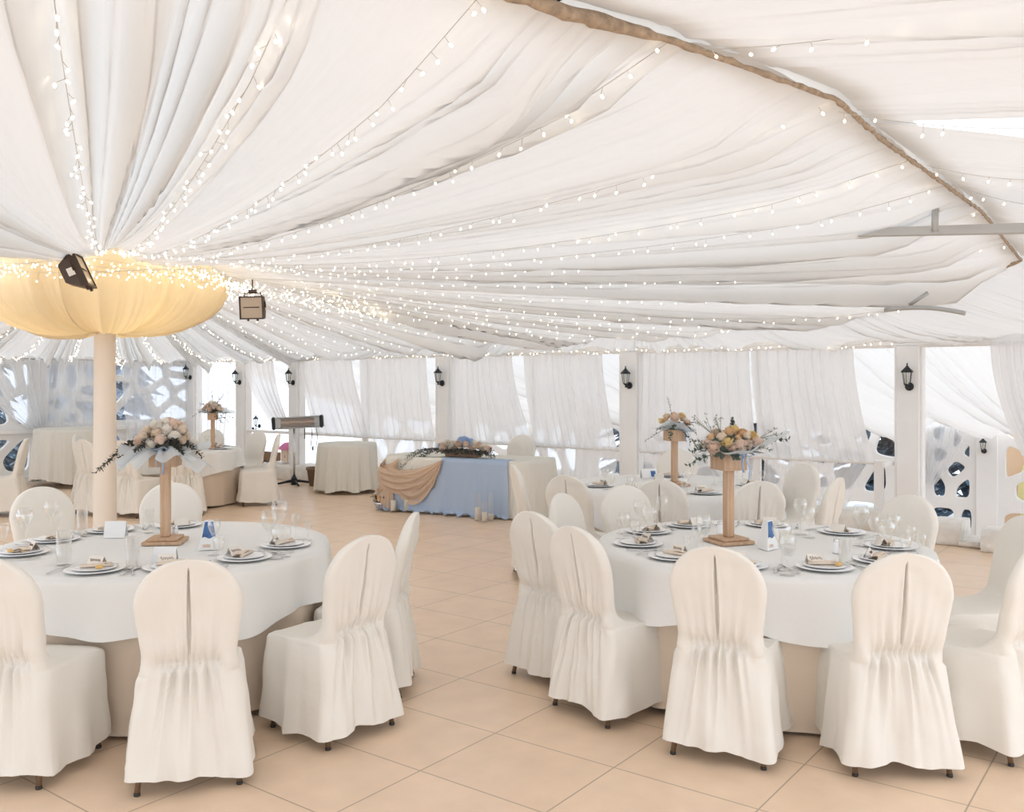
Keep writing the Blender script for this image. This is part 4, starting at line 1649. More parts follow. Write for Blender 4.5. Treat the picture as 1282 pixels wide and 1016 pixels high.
def stand(x, y, label, bw=0.145, h=0.545, rz=0.6):
    t = thing('bouquet_stand', label, 'stand', (x, y, 0.757), rz, 'wooden bouquet stands')
    m = MB()
    m.box((0, 0, 0.009), (0.215, 0.215, 0.018), bev=0.003)
    m.box((0, 0, 0.026), (0.17, 0.17, 0.016), bev=0.004)
    m.build('base', M['wood'], t)
    m = MB()
    m.box((0, 0, 0.034 + (h - 0.134) / 2), (0.05, 0.05, h - 0.134), bev=0.004)
    m.box((0, 0, 0.034 + (h - 0.134) / 2), (0.056, 0.03, h - 0.14), bev=0.004)
    m.build('pole', M['wood'], t)
    m = MB()
    m.box((0, 0, h - 0.095), (bw, bw, 0.012), bev=0.002)
    for sx in (-1, 1):
        m.box((sx * (bw / 2 - 0.005), 0, h - 0.045), (0.01, bw, 0.09), bev=0.002)
        m.box((0, sx * (bw / 2 - 0.005), h - 0.045), (bw - 0.02, 0.01, 0.09), bev=0.002)
    m.build('box', M['wood'], t)
    return t


def dome(seed, n, rx, ry, hz, kinds, smin=0.8, smax=1.15):
    rn = random.Random(seed)
    out = []
    for k in range(n):
        an = k * 2.39996 + rn.uniform(-.2, .2)
        q = math.sqrt((k + .5) / n)
        x, y = rx * q * math.cos(an), ry * q * math.sin(an)
        out.append((rn.choice(kinds), x, y, 0.03 + hz * (1 - q * q) + rn.uniform(-.006, .008), rn.uniform(smin, smax), seed * 50 + k))
    return out


def bow(t, z, seed=0, x=0.03, y=-0.08):
    m = MB()
    for s in (-1, 1):
        pts = [(x, y, z), (x + s * 0.035, y - 0.012, z + 0.022), (x + s * 0.06, y - 0.01, z + 0.004), (x + s * 0.03, y - 0.006, z - 0.006), (x, y, z)]
        m.tube(pts, 0.007, 6, flat=0.35)
        tail = [(x, y, z), (x + s * 0.012, y - 0.014, z - 0.03), (x + s * 0.02 + 0.01, y - 0.016, z - 0.075), (x + s * 0.014 + 0.012, y - 0.012, z - 0.115 - 0.02 * s)]
        m.tube(tail, 0.006, 6, flat=0.3)
    m.ball((x, y, z), 0.01, 8, 5)
    m.build('ribbon', M['ribbon'], t)


def twigs(t, specs, name, mat, lw, ll, n, stem=0.0022):
    for (p, d, L, droop, seed) in specs:
        m = MB()
        sprig(m, Vector(p), Vector(d), L, n, lw, ll, seed, droop, stem)
        m.build(name, M[mat], t)


def mound(t, rx, ry, hz, n, seed, mat='leaf', L=0.06, Wd=0.032):
    """the greens that fill a bouquet under its flowers"""
    rn = random.Random(seed)
    m = MB()
    for k in range(n):
        an = rn.uniform(0, 2 * PI)
        q = math.sqrt(rn.random())
        b = Vector((rx * q * math.cos(an) * .8, ry * q * math.sin(an) * .8, hz * (1 - q * q) * rn.uniform(.3, .9)))
        d = Vector((math.cos(an), math.sin(an), rn.uniform(-.3, .9))).normalized()
        up = (Vector((0, 0, 1)) - d * d.z).normalized()
        leaf(m, b, d, up, L * rn.uniform(.7, 1.2), Wd * rn.uniform(.7, 1.2))
    m.ball((0, 0, hz * 0.25), min(rx, ry) * 0.75, 12, 6, (rx / min(rx, ry), ry / min(rx, ry), hz * 0.75 / min(rx, ry)))
    m.build('foliage', M[mat], t)


def gyps(t, specs):
    """airy dried filler: fine stems with tiny buds"""
    for (p, d, L, seed) in specs:
        rn = random.Random(seed)
        m = MB()
        p, d = Vector(p), Vector(d).normalized()
        for k in range(12):
            e = p + d * L * rn.uniform(.6, 1) + Vector((rn.uniform(-1, 1), rn.uniform(-1, 1), rn.uniform(-.6, .8))) * L * 0.33
            m.tube([p, (p + e) / 2 + d * L * .06, e], 0.0009, 4, False)
            m.ball(e, 0.0045, 5, 3)
            e2 = e + Vector((rn.uniform(-1, 1), rn.uniform(-1, 1), rn.uniform(-.5, 1))) * L * 0.12
            m.ball(e2, 0.004, 5, 3)
        m.build('filler_sprig', M['sage'], t)


SX = [(-1.995, 5.29), (1.247, 5.29), (1.45, 8.20), (-4.15, 12.74)]
stand(*SX[0], 'wooden bouquet stand on the near left table', 0.15, 0.54, 0.12)
stand(*SX[1], 'wooden bouquet stand on the near right table', 0.15, 0.52, 0.36)
stand(*SX[2], 'wooden bouquet stand on the middle table by the rail', 0.15, 0.50, 0.25)
stand(*SX[3], 'wooden bouquet stand on the far left table', 0.13, 0.50, 0.2)

BG = 'bouquets on the wooden stands'
# near left bouquet
z = 0.757 + 0.54 - 0.005
t = thing('bouquet', 'cream bouquet in grey tulle with trailing dark twigs on the near left stand', 'bouquet', (SX[0][0], SX[0][1], z), 0, BG)
mound(t, 0.15, 0.12, 0.10, 50, 3, 'leafdark', 0.05, 0.02)
heads(t, dome(3, 30, 0.145, 0.12, 0.125, ['cream', 'white', 'white', 'blush', 'cream'], 0.85, 1.1))
wrap_sheet(t, 0.05, 0.19, -0.005, 0.02, 4, lobes=4, stretch=(1.15, 0.9))
m = MB()
for k, (an, dr) in enumerate(((3.5, 0.12), (5.9, 0.12), (4.1, 0.09), (5.3, 0.05))):
    def fn(u, v, an=an, dr=dr, k=k):
        d = Vector((math.cos(an), math.sin(an), 0))
        s = Vector((-d.y, d.x, 0))
        wd = 0.03 + 0.085 * v
        return d * (0.05 + 0.20 * v) + s * wd * (u - .5) * 2 + Vector((0, 0, 0.015 - dr * v ** 1.6 + 0.02 * math.sin(u * 9 + k)))
    m.grid(fn, 16, 10)
m.build('tulle_tail', M['tulle'], t)
bow(t, 0.0, 1, 0.0, -0.10)
twigs(t, [((-0.08, -0.02, 0.07), (-1, -0.15, 0.08), 0.27, 0.75, 1), ((-0.08, 0.0, 0.05), (-1, -0.3, 0.0), 0.30, 0.60, 2), ((-0.06, 0.03, 0.06), (-1, 0.1, 0.15), 0.25, 0.7, 3),
          ((0.06, -0.02, 0.06), (1, -0.2, 0.0), 0.17, 0.6, 4), ((0.03, -0.05, 0.07), (0.7, -0.6, 0.0), 0.16, 0.5, 5), ((-0.02, -0.06, 0.06), (-0.5, -0.8, 0.1), 0.15, 0.5, 6)],
      'twig', 'leafdark', 0.018, 0.034, 34, 0.0035)
# near right bouquet
z = 0.757 + 0.52 - 0.005
t = thing('bouquet', 'peach and yellow rose bouquet with eucalyptus on the near right stand', 'bouquet', (SX[1][0], SX[1][1], z), 0, BG)
mound(t, 0.17, 0.12, 0.14, 110, 5, 'leaf')
heads(t, [('yellow', -0.02, -0.09, 0.055, 1.15, 1), ('blush', -0.095, -0.08, 0.03, 1.1, 2), ('blush', 0.055, -0.085, 0.035, 1.25, 3), ('peach', -0.005, -0.03, 0.11, 1.2, 4),
          ('peach', 0.075, -0.02, 0.105, 1.1, 5), ('yellow', 0.13, -0.01, 0.09, 1.05, 6), ('blush', 0.15, -0.05, 0.055, 1.0, 7), ('peach', -0.10, -0.02, 0.085, .95, 8),
          ('cream', 0.03, 0.04, 0.12, 1.1, 9), ('cream', -0.06, 0.05, 0.10, 1.1, 10), ('blush', 0.10, -0.065, 0.045, .9, 11), ('cream', 0.12, 0.06, 0.08, 1.05, 12), ('peach', 0.045, -0.06, 0.085, .8, 13), ('cream', -0.05, -0.055, 0.085, 1.0, 14), ('blush', 0.0, -0.105, 0.03, .9, 15), ('cream', 0.10, -0.04, 0.09, .95, 16), ('yellow', 0.03, -0.01, 0.125, 1.0, 17), ('blush', -0.13, -0.03, 0.045, .9, 18)])
m = MB()


def fnw(u, v):
    an = -0.2 + (u - 0.5) * 5.2
    d = Vector((math.cos(an), math.sin(an), 0))
    reach = 0.14 + 0.15 * max(0, math.cos(an - 0.0)) ** 3 + 0.04 * math.sin(an * 3)
    return d * (0.04 + reach * v) + Vector((0.02, -0.01, -0.012 + (0.035 + 0.10 * max(0, math.cos(an)) ** 2) * v ** 1.4 + 0.008 * math.sin(an * 7) * v))


m.grid(fnw, 72, 12)
m.build('tulle_wrap', M['tulle'], t)
m = MB()
m.grid(lambda u, v: Vector((-0.14 - 0.05 * u, -0.06 + 0.09 * u - 0.05 * v, 0.0 - 0.07 * v + 0.01 * math.sin(u * 8))), 10, 8)
m.build('tulle_tail', M['tulle'], t)
bow(t, -0.005, 2, 0.06, -0.11)
twigs(t, [((0.16, -0.02, 0.06), (1, 0.1, 0.22), 0.20, 0.1, 11), ((-0.13, -0.05, 0.03), (-1, -0.1, 0.12), 0.10, 0.3, 12), ((0.0, -0.11, 0.02), (0.1, -0.8, -0.5), 0.06, 0.2, 14),
          ((-0.10, -0.07, 0.0), (-1, -0.2, -0.25), 0.17, 0.15, 15), ((0.03, 0.02, 0.13), (-0.05, 0, 1), 0.07, 0.0, 16)], 'eucalyptus_sprig', 'leaf', 0.030, 0.036, 8, 0.0025)
twigs(t, [((-0.10, -0.04, 0.05), (-1, -0.4, 0.2), 0.12, 0.2, 21), ((0.12, -0.08, 0.04), (1, -0.5, 0.05), 0.11, 0.2, 22), ((-0.12, 0.0, 0.05), (-0.9, 0.1, 0.4), 0.10, 0.2, 23)], 'sage_sprig', 'sage', 0.020, 0.036, 8)
gyps(t, [((-0.08, 0.03, 0.10), (-0.8, 0, 0.9), 0.13, 31), ((-0.04, 0.03, 0.11), (-0.2, 0, 1), 0.09, 32), ((0.17, 0.0, 0.08), (1, 0.1, 0.3), 0.13, 33)])
# middle bouquet
z = 0.757 + 0.50 - 0.005
t = thing('bouquet', 'small blush and yellow bouquet on the middle table stand by the rail', 'bouquet', (SX[2][0], SX[2][1], z), 0, BG)
mound(t, 0.13, 0.10, 0.09, 60, 6, 'leaf', 0.05, 0.026)
heads(t, [('blush', 0.0, -0.07, 0.10, 1.35, 1), ('peach', -0.085, -0.05, 0.085, 1.0, 2), ('yellow', -0.13, -0.03, 0.075, .95, 3), ('yellow', 0.06, -0.02, 0.12, 1.05, 4), ('peach', 0.0, 0.03, 0.125, 1.1, 5),
          ('cream', -0.06, 0.05, 0.11, 1.1, 6), ('cream', 0.09, 0.05, 0.09, 1.0, 7), ('blush', 0.10, -0.05, 0.06, .9, 8)])
wrap_sheet(t, 0.05, 0.17, 0.0, 0.06, 14, lobes=3)
bow(t, 0.0, 3, 0.09, -0.09)
twigs(t, [((0.09, -0.05, 0.05), (0.6, -0.4, -0.5), 0.13, 0.1, 41), ((-0.04, -0.09, 0.0), (-0.2, -0.5, -0.3), 0.09, 0.3, 42), ((0.06, -0.09, -0.01), (0.4, -0.5, -0.4), 0.10, 0.3, 43)], 'eucalyptus_sprig', 'leaf', 0.022, 0.03, 6)
twigs(t, [((-0.02, 0, 0.13), (-0.25, 0, 1), 0.17, 0.0, 44), ((-0.06, -0.07, 0.04), (-1, -0.4, -0.1), 0.14, 0.2, 45), ((0.1, -0.04, 0.07), (1, -0.3, 0.1), 0.13, 0.2, 46), ((-0.11, -0.04, 0.0), (-1, -0.1, -0.5), 0.19, 0.1, 47),
          ((0.05, -0.07, 0.06), (0.7, -0.6, 0.1), 0.12, 0.2, 48), ((0.0, -0.09, 0.05), (-0.5, -0.9, 0.0), 0.10, 0.2, 49)], 'twig', 'leafdark', 0.012, 0.026, 10)
# far left bouquet
z = 0.757 + 0.50 - 0.005
t = thing('bouquet', 'small cream bouquet with blue-grey twigs on the far left table stand', 'bouquet', (SX[3][0], SX[3][1], z), 0, BG)
mound(t, 0.12, 0.10, 0.07, 40, 7, 'leafdark')
heads(t, dome(9, 18, 0.13, 0.11, 0.10, ['cream', 'blush', 'white'], 0.85, 1.15))
wrap_sheet(t, 0.05, 0.20, 0.0, 0.04, 24, lobes=4, stretch=(1.2, .8))
twigs(t, [((0.05, -0.04, 0.03), (1, -0.3, -0.1), 0.30, 0.3, 51), ((0.03, -0.05, 0.0), (0.8, -0.6, -0.6), 0.24, 0.1, 52), ((-0.06, -0.03, 0.04), (-1, -0.2, 0.0), 0.22, 0.5, 53), ((-0.05, 0.0, 0.08), (-0.9, 0, 0.5), 0.16, 0.2, 54),
          ((0.03, 0, 0.1), (0.6, 0.1, 0.9), 0.22, 0.1, 55), ((0.0, 0, 0.1), (-0.1, 0.1, 1), 0.2, 0.0, 56), ((0.06, -0.02, 0.0), (0.9, -0.3, -0.5), 0.26, 0.1, 57)], 'twig', 'leafdark', 0.018, 0.042, 8)

# head table arrangement
ca, sa_ = math.cos(HROT), math.sin(HROT)


def ht(x, y, z):
    return Vector((HT.x + x * ca - y * sa_, HT.y + x * sa_ + y * ca, z * HS))


t = thing('flower_trough', 'wooden trough holding the long flower arrangement on the blue table', 'trough', ht(0.02, -0.18, 0.757), HROT)
m = MB()
m.box((0, 0, 0.006), (0.46, 0.15, 0.012), bev=0.002)
for s in (-1, 1):
    m.box((0, s * 0.072, 0.04), (0.46, 0.012, 0.078), bev=0.003)
    m.box((s * 0.226, 0, 0.04), (0.012, 0.132, 0.078), bev=0.003)
m.build('trough', M['darkwood'], t)
t = thing('flower_arrangement', 'long arrangement of white flowers and one blue hydrangea with trailing greenery on the blue table', 'flowers', ht(0.02, -0.18, 0.79), HROT)
mound(t, 0.40, 0.11, 0.09, 160, 8, 'leaf', 0.06, 0.03)
spec = []
rn = random.Random(5)
for k in range(44):
    x = -0.33 + 0.72 * (k + 0.5) / 44
    spec.append((rn.choice(['white', 'white', 'cream', 'blush']), x, rn.uniform(-.13, .05), 0.045 + 0.11 * (1 - (x / 0.45) ** 2) * rn.uniform(.35, 1.0), rn.uniform(1.1, 1.6), 700 + k))
spec += [('blue', 0.05, -0.08, 0.15, 1.8, 741), ('blue', 0.12, -0.07, 0.14, 1.6, 742), ('blue', -0.02, -0.02, 0.165, 1.3, 743), ('blue', -0.33, -0.05, 0.09, 1.0, 744), ('blue', -0.25, 0.0, 0.13, .8, 745)]
heads(t, spec)
tw = []
for k in range(14):
    tw.append(((-0.20 - 0.015 * k, -0.04 - 0.006 * (k % 5), 0.06), (-1, -0.30 - 0.10 * (k % 4), 0.18 - 0.08 * (k % 3)), 0.42 + 0.035 * (k % 4), 0.42 + 0.10 * (k % 3), 800 + k))
for k in range(10):
    tw.append(((-0.2 + 0.06 * k, -0.09, 0.05), (-0.4 + 0.15 * k, -0.9, 0.25), 0.17, 0.35, 830 + k))
for k in range(6):
    tw.append(((0.28, -0.03, 0.06), (1, -0.3 + 0.1 * k, 0.5 - 0.2 * k), 0.20, 0.3, 850 + k))
twigs(t, tw, 'twig', 'leafdark', 0.020, 0.040, 15, 0.003)

# pair of taper candles and a white flower by them on the head table
for k, (x, y, hgt) in enumerate(((-0.64, 0.20, 0.17), (-0.52, 0.08, 0.22))):
    t = thing('taper_candle', ['pale taper candle standing left on the head table behind the flowers', 'taller pale taper candle on the head table beside the flowers'][k], 'candle', ht(x, y, 0.755), 0, 'taper candles on the head table')
    m = MB()
    m.lathe([(0.001, 0), (0.028, 0), (0.028, 0.006), (0.012, 0.02), (0.012, 0.04), (0.010, 0.042), (0.010, hgt), (0.004, hgt + 0.012), (0.0005, hgt + 0.013)], 12)
    m.build('wax', M['candle'], t)
    m = MB()
    m.tube([(0, 0, hgt + .01), (0.001, 0, hgt + .024)], 0.0012, 5)
    m.build('wick', M['wick'], t)


def jar_candle(x, y, h, wax, label, r=0.042, glass_h=None):
    t = thing('pillar_candle', label, 'candle', (x, y, 0), 0, 'pillar candles in glass cylinders by the head table')
    m = MB()
    m.lathe([(0.001, 0.022), (r - 0.006, 0.022), (r - 0.005, wax - 0.004), (r - 0.009, wax), (0.012, wax - 0.004), (0.001, wax - 0.005)], 20)
    m.build('wax', M['candle'], t)
    m = MB()
    m.tube([(0, 0, wax - 0.005), (0.002, 0, wax + 0.012)], 0.0013, 5)
    m.build('wick', M['wick'], t)
    m = MB()
    gh = glass_h or wax + 0.03
    m.lathe([(0.001, 0.0), (r, 0.0), (r + 0.001, 0.012), (r + 0.001, gh), (r - 0.002, gh), (r - 0.002, 0.018), (0.001, 0.018)], 24)
    m.build('glass_cylinder', M['jar'], t)


jar_candle(*at(492.5, 641.0, 0).xy, 0, 0.155, 'ivory pillar candle left of the pair, in front of the tan drape')
jar_candle(*at(509.5, 641.0, 0).xy, 0, 0.165, 'ivory pillar candle standing right, before the blue drape\'s left end')
jar_candle(*at(499.5, 638.5, 0).xy, 0, 0.15, 'ivory pillar candle standing behind the pair by the tan drape')
jar_candle(*at(598.5, 652, 0).xy, 0, 0.165, 'tallest ivory candle of the trio before the blue drape', 0.044, 0.34)
jar_candle(*at(606.5, 654, 0).xy, 0, 0.125, 'middle ivory candle of the trio before the blue drape', 0.038, 0.25)
jar_candle(*at(614.5, 652, 0).xy, 0, 0.085, 'shortest ivory candle of the trio before the blue drape', 0.038, 0.34)
for k, (px, py, hh) in enumerate(((490, 632, 0.40), (503.5, 630, 0.45))):
    p = at(px, py, 0)
    t = thing('taper_candle', ['slim taper on the floor left of the head table drape', 'taller slim taper on the floor before the tan swags'][k], 'candle', (p.x, p.y, 0), 0, 'taper candles on the floor')
    m = MB()
    m.lathe([(0.001, 0), (0.032, 0), (0.032, 0.006), (0.013, 0.02), (0.013, 0.05), (0.010, 0.052), (0.010, hh), (0.004, hh + .012), (0.0005, hh + .013)], 12)
    m.build('wax', M['candle'], t)
# floor flowers in a grey bowl
p = at(480, 637, 0)
t = thing('floor_bowl', 'grey glass bowl on the floor left of the pillar candles', 'bowl', (p.x, p.y, 0))
m = MB()
m.lathe([(0.001, 0), (0.07, 0), (0.10, 0.02), (0.125, 0.07), (0.13, 0.10), (0.122, 0.10), (0.115, 0.07), (0.09, 0.025), (0.001, 0.02)], 28)
m.build('bowl', M['steel'], t)
t = thing('flower_arrangement', 'round cream flower arrangement in the grey bowl on the floor', 'flowers', (p.x, p.y, 0.09))
mound(t, 0.13, 0.12, 0.12, 60, 9, 'leafdark')
heads(t, dome(17, 30, 0.13, 0.12, 0.15, ['cream', 'blush', 'white', 'peach'], 1.0, 1.35))
twigs(t, [((0.05 * math.cos(k), 0.05 * math.sin(k), 0.06), (math.cos(k * 1.3), math.sin(k * 1.3), 0.5), 0.17, 0.3, 900 + k) for k in range(9)], 'twig', 'leafdark', 0.016, 0.034, 9)
bow(t, -0.03, 5, -0.02, -0.13)

# ================================================================== LANTERNS
def lantern(x, y, z, label, rz, s=1.0, face=None, grp='black wall lanterns on the posts'):
    """carriage lantern on an arm; local -y is away from the post"""
    t = thing('wall_lantern', label, 'lantern', (x, y, z), rz, grp)
    t.scale = (s, s, s)
    m = MB()
    m.lathe([(0.001, 0), (0.045, 0), (0.045, 0.012), (0.03, 0.022), (0.001, 0.026)], 20, (0, 0, -0.085), Matrix.Rotation(PI / 2, 3, 'X'))
    m.build('backplate', M['iron'], t)
    m = MB()
    m.tube([(0, -0.015, -0.085), (0, -0.05, -0.10), (0, -0.085, -0.095), (0, -0.10, -0.07)], 0.009, 8)
    m.lathe([(0.001, -0.115), (0.007, -0.11), (0.010, -0.10), (0.005, -0.09), (0.012, -0.08), (0.032, -0.068), (0.034, -0.058), (0.001, -0.058)], 6, (0, -0.10, 0))
    m.build('arm', M['iron'], t)
    m = MB()
    for k in range(6):
        an = PI / 6 + k * PI / 3
        a = Vector((0.031 * math.cos(an), -0.10 + 0.031 * math.sin(an), -0.060))
        b = Vector((0.050 * math.cos(an), -0.10 + 0.050 * math.sin(an), 0.068))
        m.tube([a, b], 0.0032, 5)
    m.build('frame', M['iron'], t)
    m = MB()
    m.lathe([(0.028, -0.058), (0.046, 0.066)], 6, (0, -0.10, 0), Matrix.Rotation(PI / 6, 3, 'Z'), smooth=False)
    m.build('glass', M['lampglass'], t)
    m = MB()
    m.lathe([(0.0065, -0.058), (0.0065, 0.0), (0.005, 0.012), (0.001, 0.016)], 10, (0, -0.10, 0))
    m.build('bulb', M['candle'], t)
    m = MB()
    m.lathe([(0.062, 0.064), (0.066, 0.068), (0.060, 0.080), (0.040, 0.100), (0.026, 0.115), (0.016, 0.124), (0.014, 0.134), (0.006, 0.138), (0.006, 0.146), (0.010, 0.152), (0.004, 0.162), (0.0005, 0.168)], 6, (0, -0.10, 0),
            Matrix.Rotation(PI / 6, 3, 'Z'), smooth=False)
    m.lathe([(0.001, 0.064), (0.062, 0.064)], 6, (0, -0.10, 0), Matrix.Rotation(PI / 6, 3, 'Z'), smooth=False)
    m.build('roof', M['iron'], t)
    return t


RZ = math.atan2(EB[1], EB[0]) + PI     # -y points to -EA (into the hall)
LAMPS = [(1140, 476, 2.494, 'black wall lantern on the post at the end of the railing'),
         (788, 476, 5.90, 'black wall lantern on the post left of the middle bouquet'),
         (556, 474, 9.08, 'black wall lantern on the post left of the blue table\'s flowers'),
         (369, 474, 12.47, 'black wall lantern on the post above the patio heater'),
         (302, 474, 13.94, 'black wall lantern on the second post from the left corner'),
         (245, 468, 15.45, 'black wall lantern on the left corner post')]
for (px, py, b, lab) in LAMPS:
    d = (W(WALL_A - 0.10, b)).y
    zc = H_EYE - (py - 478.0) / F * d
    p = W(WALL_A - 0.105, b + (-0.03 if b < 9 else -0.02))
    lantern(p.x, p.y, zc + 0.02, lab, RZ)
p = W(14.88, 2.50)
lantern(p.x, p.y, H_EYE - 80.0 / F * p.y, 'black lantern on the lower hall post seen through the right opening', RZ, 0.85)
# pair of outdoor lanterns behind the left glazing
for k, (px, py) in enumerate(((317, 532), (325, 528))):
    p = atd(px, py, 18.6)
    t = lantern(p.x, p.y, p.z, ['left one of two outdoor lanterns seen between the left posts', 'right one of two outdoor lanterns seen between the left posts'][k], RZ, 0.95, None, 'outdoor lanterns')
    m = MB()
    m.tube([(0, -0.10, -0.12), (0, -0.10, -2.0)], 0.012, 8)
    m.build('pole', M['iron'], t)

# ================================================================== HEATER, POT, BIRD HOUSE, FLOODLIGHTS
t = thing('patio_heater', 'silver infrared patio heater on a pole stand by the back wall', 'heater', (-3.57, 15.05, 0), 0.10)
m = MB()
for k in range(4):
    an = k * PI / 2 + 0.35
    m.tube([(0, 0, 0.07), (0.16 * math.cos(an), 0.16 * math.sin(an), 0.045), (0.33 * math.cos(an), 0.33 * math.sin(an), 0.014)], [0.026, 0.02, 0.014], 8)
m.lathe([(0.001, 0.0), (0.05, 0.0), (0.05, 0.10), (0.032, 0.13), (0.02, 0.16), (0.001, 0.16)], 16)
m.build('base', M['iron'], t)
m = MB()
m.tube([(0, 0, 0.12), (0, 0, 0.94)], 0.019, 12)
m.tube([(0, 0, 0.5), (0, 0, 0.53)], 0.026, 12)
m.build('pole', M['steel'], t)
m = MB()
rt = Matrix.Rotation(-0.05, 3, 'Y')
HX = 0.06


def hprof(u, v):
    an = -PI * 0.62 + u * PI * 1.24
    q = Vector((-0.36 + 0.72 * v, 0.085 * math.cos(an) - 0.01, 0.10 * math.sin(an)))
    return rt @ q + Vector((HX, 0, 1.02))


m.grid(hprof, 14, 2)
m.box(rt @ Vector((0, 0.0, -0.085)) + Vector((HX, 0, 1.02)), (0.74, 0.12, 0.018), rot=rt, bev=0.006)
m.box(rt @ Vector((0, 0.0, 0.085)) + Vector((HX, 0, 1.02)), (0.74, 0.12, 0.018), rot=rt, bev=0.006)
for s in (-1, 1):
    m.box(rt @ Vector((s * 0.315, -0.045, 0)) + Vector((HX, 0, 1.02)), (0.09, 0.02, 0.15), rot=rt, bev=0.004)
hs_ = m.build('housing', M['alu'], t)
for s in (-1, 1):
    m = MB()
    m.box(rt @ Vector((s * 0.385, 0, 0)) + Vector((HX, 0, 1.02)), (0.055, 0.17, 0.21), rot=rt, bev=0.02)
    m.build('end_cap', M['iron'], t)
m = MB()
for k in range(9):
    m.tube([rt @ Vector((-0.34, -0.055, -0.065 + 0.016 * k)) + Vector((HX, 0, 1.02)), rt @ Vector((0.34, -0.055, -0.065 + 0.016 * k)) + Vector((HX, 0, 1.02))], 0.0028, 5)
m.build('grille', M['steel'], t)
m = MB()
m.grid(lambda u, v: rt @ Vector((-0.27 + 0.54 * u, -0.035 + 0.02 * math.cos(v * 6), -0.07 + 0.14 * v)) + Vector((HX, 0, 1.02)), 2, 8)
m.build('heating_element', M['grill'], t)
m = MB()
m.tube([(0.36, 0.0, 0.93), (0.38, -0.02, 0.78), (0.36, -0.03, 0.62), (0.30, -0.02, 0.56), (0.27, 0, 0.66), (0.29, 0.01, 0.82), (0.28, 0.0, 0.93)], 0.006, 6)
m.tube([(0.17, 0.0, 0.92), (0.17, -0.01, 0.75)], 0.008, 6)
m.tube([(0.30, -0.02, 0.56), (0.31, -0.02, 0.63)], 0.012, 6)
m.build('cable', M['cord'], t)

t = thing('plant_pot', 'brown tapered pot between the heater and the round ivory table', 'pot', (-3.18, 14.88, 0))
m = MB()
m.lathe([(0.001, 0.0), (0.10, 0.0), (0.14, 0.26), (0.155, 0.26), (0.157, 0.30), (0.14, 0.302), (0.132, 0.27), (0.095, 0.03), (0.001, 0.03)], 24)
m.build('pot', M['pot'], t)

p = W(10.52, 12.75)
t = thing('toy_house', 'small toy house with pink roof on the stone kerb behind the chairs', 'toy house', (p.x, p.y, 0.285), RZ)
m = MB()
m.box((0, 0, 0.12), (0.17, 0.15, 0.24), bev=0.004)
m.build('house_body', M['houseside'], t)
m = MB()
m.lathe([(0.16, 0.22), (0.155, 0.245), (0.10, 0.30), (0.05, 0.335), (0.001, 0.345)], 24)
m.lathe([(0.001, 0.22), (0.16, 0.22)], 24)
m.build('house_roof', M['pink'], t)
m = MB()
m.box((0.02, -0.078, 0.10), (0.022, 0.006, 0.04), bev=0.002)
m.build('ornament', M['pink'], t)
p = W(10.52, 13.25)
t = thing('planter_box', 'brown wooden planter box on the stone kerb left of the toy house', 'planter', (p.x, p.y, 0.285), RZ)
m = MB()
for s in (-1, 1):
    m.box((0, s * 0.07, 0.075), (0.46, 0.015, 0.15), bev=0.003)
    m.box((s * 0.2225, 0, 0.075), (0.015, 0.125, 0.15), bev=0.003)
m.box((0, 0, 0.01), (0.43, 0.125, 0.02), bev=0.002)
m.build('box', M['darkwood'], t)


